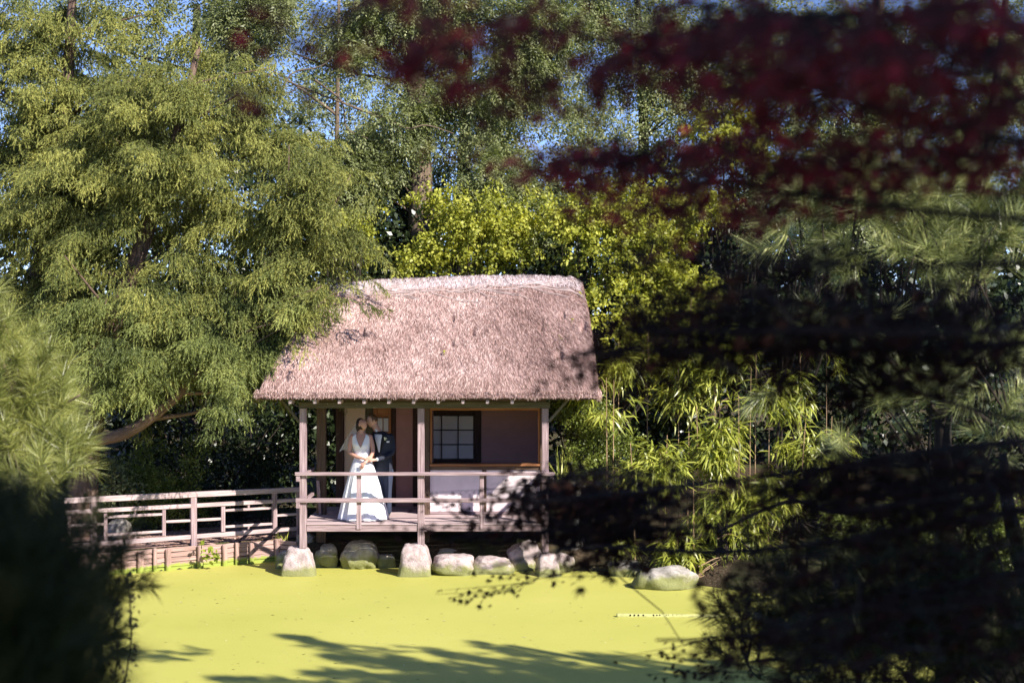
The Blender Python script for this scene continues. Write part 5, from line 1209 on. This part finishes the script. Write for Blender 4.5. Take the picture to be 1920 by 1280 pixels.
# --- the dark red maples hanging into the picture
def maple_part(regs, seed, mat, parent, base, mb, per=13, rad=.20, flat=.8, ds=1.0, ns_=1.0):
    r = np.random.default_rng(seed); A = []; ends = []
    for (px, py, rx, ry, d0, d1, n, lf) in regs:
        if ds == 1.0 and lf > .036: q_ = .58 if d0 < 5.1 else .72; d0 *= q_; d1 *= q_; lf *= q_*1.06; n *= 1.1
        d0 *= ds; d1 *= ds; lf *= ds*1.02; n = n*ns_
        ns = max(1, int(n/per))
        th = r.random(ns)*2*PI; rr = np.sqrt(r.random(ns)); d = r.uniform(d0, d1, ns)
        cx = px+rx*rr*np.cos(th); cy = py+ry*1.25*rr*np.sin(th)+16*np.sin(cx/61.+d*3)
        C = np.stack([(cx-960)*d/FP, d, EYE-(cy-640)*d/FP], -1)
        tw = unit(np.stack([-np.ones(ns)+r.normal(size=ns)*.6, r.normal(size=ns)*.5, r.normal(size=ns)*.12-.12], -1))
        S = np.cross(tw, np.array([0, 0, 1.]))
        s = (r.random((ns, per))-.5)*2; lt = r.normal(size=(ns, per))*.42
        RR = rad*lf/.06
        Q = C[:, None, :]+tw[:, None, :]*(s*RR)[..., None]+S[:, None, :]*(lt*RR*.6)[..., None]+r.normal(size=(ns, per, 3))*np.array([.3, .3, .22])*lf
        Q[..., 2] -= np.abs(lt)*RR*.25
        ld = tw[:, None, :]*.6+S[:, None, :]*(np.sign(lt)*.6)[..., None]+np.array([0, 0, -.35])+r.normal(size=(ns, per, 3))*.3
        nn = np.array([0, -.25, 1])*flat+r.normal(size=(ns, per, 3))*(1.1-flat)
        k = ns*per; Q = Q; A.append((Q.reshape(k, 3), ld.reshape(k, 3), nn.reshape(k, 3), lf*r.uniform(.7, 1.2, k), lf*r.uniform(.7, 1.1, k)*.95, r.random(k)))
        for i in range(ns):
            c = Vector(C[i]); w_ = Vector(tw[i]); mb.tube([c-w_*RR*1.2, c, c+w_*RR], [.0018, .0013, .0008], 4); ends.append(tuple(c-w_*RR*1.2))
    # twigs grow from the limbs out to the sprays, each from the nearest wood already there
    W_ = np.array([tuple(q) for q in base]); E = np.array(ends); left = list(range(len(E)))
    dist = np.array([np.min(((W_-e)**2).sum(1)) for e in E]); near = np.array([np.argmin(((W_-e)**2).sum(1)) for e in E])
    W_ = list(map(tuple, W_)); done = np.zeros(len(E), bool)
    for _ in range(len(E)):
        i = int(np.argmin(np.where(done, 1e9, dist))); done[i] = True; a = Vector(W_[near[i]]); b = Vector(E[i]); L_ = (a-b).length
        m1 = (a+b)*.5+Vector((random.uniform(-.12, .12), random.uniform(-.12, .12), random.uniform(-.02, .12)))*L_
        mb.tube([a, m1, b], [.0032, .0024, .0018], 4)
        for q in (m1, b):
            W_.append(tuple(q)); d2 = ((E-np.array(q))**2).sum(1); k = d2 < dist; dist[k] = d2[k]; near[k] = len(W_)-1
    foliage_part('leaves', cat_(*A), T_MAPLE, M[mat], parent)
t = tree('maple_tree', (2.4, 2.2, 2.2), 'dark red maple hanging into the top of the picture, leaves melting in blur', 'tree')
mb = MB(); trunk = curve_pts([(2.4, 2.2, 2.2), (2.3, 2.2, 3.2), (2.0, 2.2, 4.2), (1.7, 2.2, 5.2)], 12); mb.tube(trunk, list(np.linspace(.07, .018, 13)), 10, .06)
base = V3(trunk)
for b in ([(2300, 300, 3.4), (1800, 240, 3.3), (1450, 160, 3.2), (1100, 90, 3.2), (860, 40, 3.1)], [(2300, 420, 3.6), (1800, 400, 3.5), (1400, 330, 3.6), (1150, 320, 3.7), (1000, 300, 3.8)],
          [(2300, 560, 3.8), (1850, 620, 3.8), (1500, 640, 4), (1200, 620, 4.2)], [(2300, 480, 3.5), (1800, 500, 3.6), (1450, 470, 3.8), (1250, 430, 4)], [(2200, 100, 3), (1700, 60, 3), (1300, 10, 2.9), (760, -20, 2.8)]):
    bp = curve_pts([P(q[0], q[1]+random.uniform(-25, 25), q[2]*.60) for q in b], 14); mb.tube(bp, list(np.linspace(.007, .002, 15)), 7, .15); base += V3(bp)
up = [(515, 60, 26, 30, 2.6, 2.8, 13, .05), (560, 0, 40, 14, 2.6, 2.8, 13, .05), (610, 40, 20, 30, 2.6, 2.9, 13, .05), (520, 150, 24, 22, 2.6, 2.8, 13, .05), (640, 120, 60, 20, 2.8, 3.1, 13, .05), (690, 10, 50, 30, 2.8, 3.1, 26, .055), (740, 150, 60, 24, 2.8, 3.2, 26, .055), (790, 50, 70, 40, 2.8, 3.2, 30, .055),
      (880, 50, 80, 45, 2.9, 3.3, 52, .055), (840, 120, 60, 24, 2.9, 3.3, 20, .055), (940, 110, 70, 40, 2.9, 3.4, 34, .055), (1000, 30, 60, 30, 2.9, 3.3, 40, .055), (905, 245, 36, 8, 3.0, 3.2, 14, .05), (970, 165, 50, 30, 3, 3.4, 26, .055),
      (1110, 120, 90, 60, 2.9, 3.5, 70, .055), (1080, 200, 60, 30, 3, 3.5, 26, .055), (1190, 60, 90, 60, 2.9, 3.4, 60, .055), (1320, 60, 110, 60, 2.8, 3.5, 150, .055), (1480, 80, 150, 90, 2.6, 3.5, 330, .06), (1700, 70, 220, 90, 2.4, 3.6, 420, .06), (1850, 160, 120, 90, 2.6, 3.6, 170, .06), (1620, 190, 190, 60, 2.8, 3.8, 210, .055), (1430, 200, 80, 40, 2.8, 3.7, 70, .055),
      (1090, 300, 130, 16, 3.5, 4.2, 110, .055), (1010, 320, 50, 14, 3.5, 4.1, 30, .055), (1240, 290, 140, 24, 3.5, 4.3, 110, .055), (1420, 290, 150, 34, 3.3, 4.2, 190, .055), (1640, 280, 180, 40, 3.3, 4.2, 250, .055), (1830, 300, 140, 40, 3.3, 4.2, 190, .055), (1500, 360, 200, 30, 3.6, 4.4, 150, .05),
      (1190, 370, 110, 30, 3.8, 4.6, 90, .05), (1330, 390, 120, 50, 3.8, 4.6, 170, .05), (1030, 340, 60, 20, 3.8, 4.4, 20, .05)]
maple_part(up, 201, 'maple', t, base, mb, per=10, rad=.12, ds=.60, ns_=1.05)
mb.build('branches', M['bark_dark'], t)
t = tree('maple_tree', (2.5, 3.7, 2.0), 'shaded maple whose black leafy boughs cross the right of the picture', 'tree')
mb = MB(); trunk = curve_pts([(2.5, 3.7, 1.8), (2.4, 3.7, 2.6), (2.2, 3.6, 3.6), (1.9, 3.6, 4.4)], 12); mb.tube(trunk, list(np.linspace(.08, .018, 13)), 10, .06)
base = V3(trunk)
for b in ([(2300, 600, 5), (1850, 640, 5), (1500, 640, 5.2), (1200, 640, 5.5), (1080, 650, 5.6)], [(2300, 800, 5), (1850, 850, 5), (1500, 900, 5.4), (1200, 930, 5.8), (1000, 960, 6)],
          [(2200, 900, 5.2), (1700, 980, 5.4), (1350, 1010, 5.8), (1100, 1040, 6), (900, 1085, 6.2)], [(2200, 1000, 5), (1700, 1130, 5.2), (1400, 1180, 5.6), (1230, 1215, 5.8)], [(1560, 540, 5), (1620, 700, 5), (1850, 760, 5), (2100, 800, 5)]):
    bp = curve_pts([P(q[0], q[1]+random.uniform(-25, 25), q[2]*.64) for q in b], 14); mb.tube(bp, list(np.linspace(.011, .003, 15)), 7, .15); base += V3(bp)
low = [(1430, 620, 220, 60, 4.6, 5.6, 420, .055), (1200, 690, 110, 40, 5, 5.8, 110, .05), (1420, 870, 130, 30, 4.8, 5.8, 60, .05), (1500, 590, 260, 55, 4.6, 5.6, 620, .055), (1760, 610, 200, 60, 4.4, 5.4, 520, .055), (1300, 640, 140, 50, 4.8, 5.8, 260, .055), (1180, 650, 80, 30, 5, 5.8, 70, .05), (1330, 520, 120, 50, 4.8, 5.6, 190, .05), (1430, 480, 100, 50, 4.8, 5.6, 120, .05), (1240, 560, 60, 30, 5, 5.6, 30, .05), (1640, 700, 200, 40, 4.6, 5.6, 180, .055), (1140, 640, 50, 20, 5, 5.8, 26, .05),
       (1150, 955, 100, 46, 5.2, 6.4, 470, .055), (1080, 930, 80, 40, 5.4, 6.4, 260, .055), (1270, 975, 50, 26, 5.2, 6.2, 50, .055), (1620, 890, 190, 40, 4.8, 5.8, 260, .055), (1600, 980, 170, 30, 4.8, 5.8, 120, .055), (1120, 1010, 90, 26, 5.4, 6.4, 120, .055), (1030, 950, 70, 50, 5.6, 6.6, 170, .05), (950, 975, 90, 26, 5.8, 6.8, 110, .045), (860, 985, 80, 20, 5.8, 6.8, 50, .04), (960, 905, 110, 20, 5.8, 6.8, 44, .035), (1090, 1010, 90, 30, 5.6, 6.6, 160, .05), (1190, 1025, 60, 20, 5.4, 6.4, 60, .05), (1660, 660, 240, 60, 4.8, 5.6, 240, .055), (840, 925, 40, 14, 6, 6.8, 14, .035),
       (1600, 920, 240, 50, 4.6, 5.8, 560, .055), (1820, 900, 140, 60, 4.6, 5.6, 360, .055), (1440, 1060, 90, 50, 5, 6, 130, .055), (1700, 1060, 220, 50, 4.6, 5.8, 240, .055), (1880, 1000, 60, 120, 4.6, 5.6, 160, .055), (1650, 1200, 280, 80, 4.4, 5.6, 560, .055),
       (925, 1090, 70, 16, 6, 6.6, 60, .035), (880, 1105, 26, 6, 6, 6.6, 14, .035), (985, 1065, 50, 14, 6, 6.6, 30, .035), (1085, 1095, 14, 6, 6, 6.4, 6, .035), (1225, 1215, 26, 14, 5.6, 6.2, 22, .035), (1290, 1225, 60, 22, 5.6, 6.2, 60, .035), (1270, 1180, 40, 8, 5.8, 6.2, 14, .03), (1350, 1240, 40, 18, 5.6, 6.2, 40, .035), (1000, 1000, 60, 26, 5.8, 6.6, 60, .04)]
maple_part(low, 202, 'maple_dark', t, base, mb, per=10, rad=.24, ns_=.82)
mb.build('branches', M['bark_dark'], t)

# --- wild stems in the lower left
for k_, (a, lab) in enumerate([([(232, 1290), (246, 1200), (243, 1120), (238, 1075)], 'tallest thin seeding stem in front of the pond at the left'), ([(205, 1290), (222, 1230), (215, 1170), (208, 1130)], 'middle thin stem with small dark leaves at the left'), ([(182, 1290), (192, 1240), (186, 1215)], 'shortest thin stem at the left beside the blurred pine')]):
    pts = curve_pts([P(x, y, 6.5+.1*k_) for x, y in a], 14); b0 = pts[0].copy(); b0.z = 1.0
    t = tree('wild_stem', b0, lab, 'plant'); mb = MB(); mb.tube([b0]+pts, [.006]+list(np.linspace(.005, .0025, 15)), 6); mb.build('stem', M['bark_dark'], t)
    X = np.array([tuple(p) for p in pts[1:]]*2); foliage_part('leaves', leafy(X, np.tile([.3, -.5, .2], (len(X), 1)), 3, .025, .028, .018), T_OVATE, M['rust'], t)

# --- out of view: a tree added to shade the maples, a pine shading pond
def shade_tree(loc, tr, rad, boxes, n, seed, label, leaf=.15):
    t = tree('unseen_shade_tree', loc, label, 'tree'); mb, cp = trunk_mb(tr, rad); r = np.random.default_rng(seed); A = []
    for (cx, cy, cz, rx, ry, rz, wt) in boxes:
        k = int(n*wt); u = unit(r.normal(size=(k, 3)))*(r.random(k)**.4)[:, None]; q = np.array([cx, cy, cz])+u*np.array([rx, ry, rz]); A.append(q[pn(q, 1.3, seed) > -.55])
    X = np.concatenate(A); U = unit(r.normal(size=X.shape))
    foliage_part('foliage', leafy(X, U, 12, .3, leaf, leaf*.7, .3), T_OVATE, M['darkleaf'], t)
    limbs(mb, V3(cp), X, 40, .07, .01); mb.build('trunk', M['bark_dark'], t, smooth=True)
shade_tree((6.5, -2.5, 2.4), [(6.5, -2.5, 2.2), (6.3, -2.2, 5), (6, -1, 8)], [.3, .25, .12], [(5.6, 0, 8, 3.2, 4.6, 1.4, .7), (8.2, 3.6, 7.2, 1.8, 1.9, 1.2, .18), (4.2, -2.6, 8, 2, 2, 1.2, .12)], 1900, 301, 'unseen broad crowned tree added behind the viewpoint to shade the near maples')
t = tree('pine_tree', (9.5, 10.0, .8), 'tall pine out on the right whose boughs shade the near water', 'tree')
mb, cp = trunk_mb([(9.8, 10, .5), (9.7, 10, 4), (9.5, 10, 7), (9.3, 10, 9)], [.2, .17, .12, .06])
X = []
for (x, y, z, L, sl_) in [(5.35, 11.55, 8.0, 3.2, -.95), (6.1, 10.3, 8.0, 2.6, -.7), (7.4, 10.65, 8.0, 2.4, -.8), (8.0, 11.05, 8.0, 2.2, -1.1), (9.4, 10.4, 8.0, 2.2, -.8), (10.8, 10.0, 8.0, 2.2, -.7), (4.9, 9.1, 8.0, 1.6, -.3), (3.3, 10.6, 8.0, .8, -.5),
                           (5.9, 9.5, 7.9, 2.5, -.3), (6.8, 9.95, 8.1, 2.6, -.5), (8.4, 9.8, 8.0, 2.6, -.5), (9.6, 9.5, 7.9, 2.8, -.4), (7.0, 9.2, 7.8, 4.5, 0), (6.2, 8.9, 7.8, 5, 0)]:
    ph = random.random()*6
    for s in np.linspace(0, 1, int(L*11)):
        lump = .25+.75*abs(math.sin(s*L*2.6+ph))
        for q in range(5):
            o_ = random.gauss(0, (.04+.30*min(1, s*2.5))*lump); X.append((x+s*L+o_*.7, y+sl_*s*L+o_*.7, z+random.gauss(0, .04)))
    mb.tube([(x, y, z), (x+L*.5, y+sl_*L*.5, z-.05), (x+L, y+sl_*L, z-.1)], [.008, .03, .05], 6)
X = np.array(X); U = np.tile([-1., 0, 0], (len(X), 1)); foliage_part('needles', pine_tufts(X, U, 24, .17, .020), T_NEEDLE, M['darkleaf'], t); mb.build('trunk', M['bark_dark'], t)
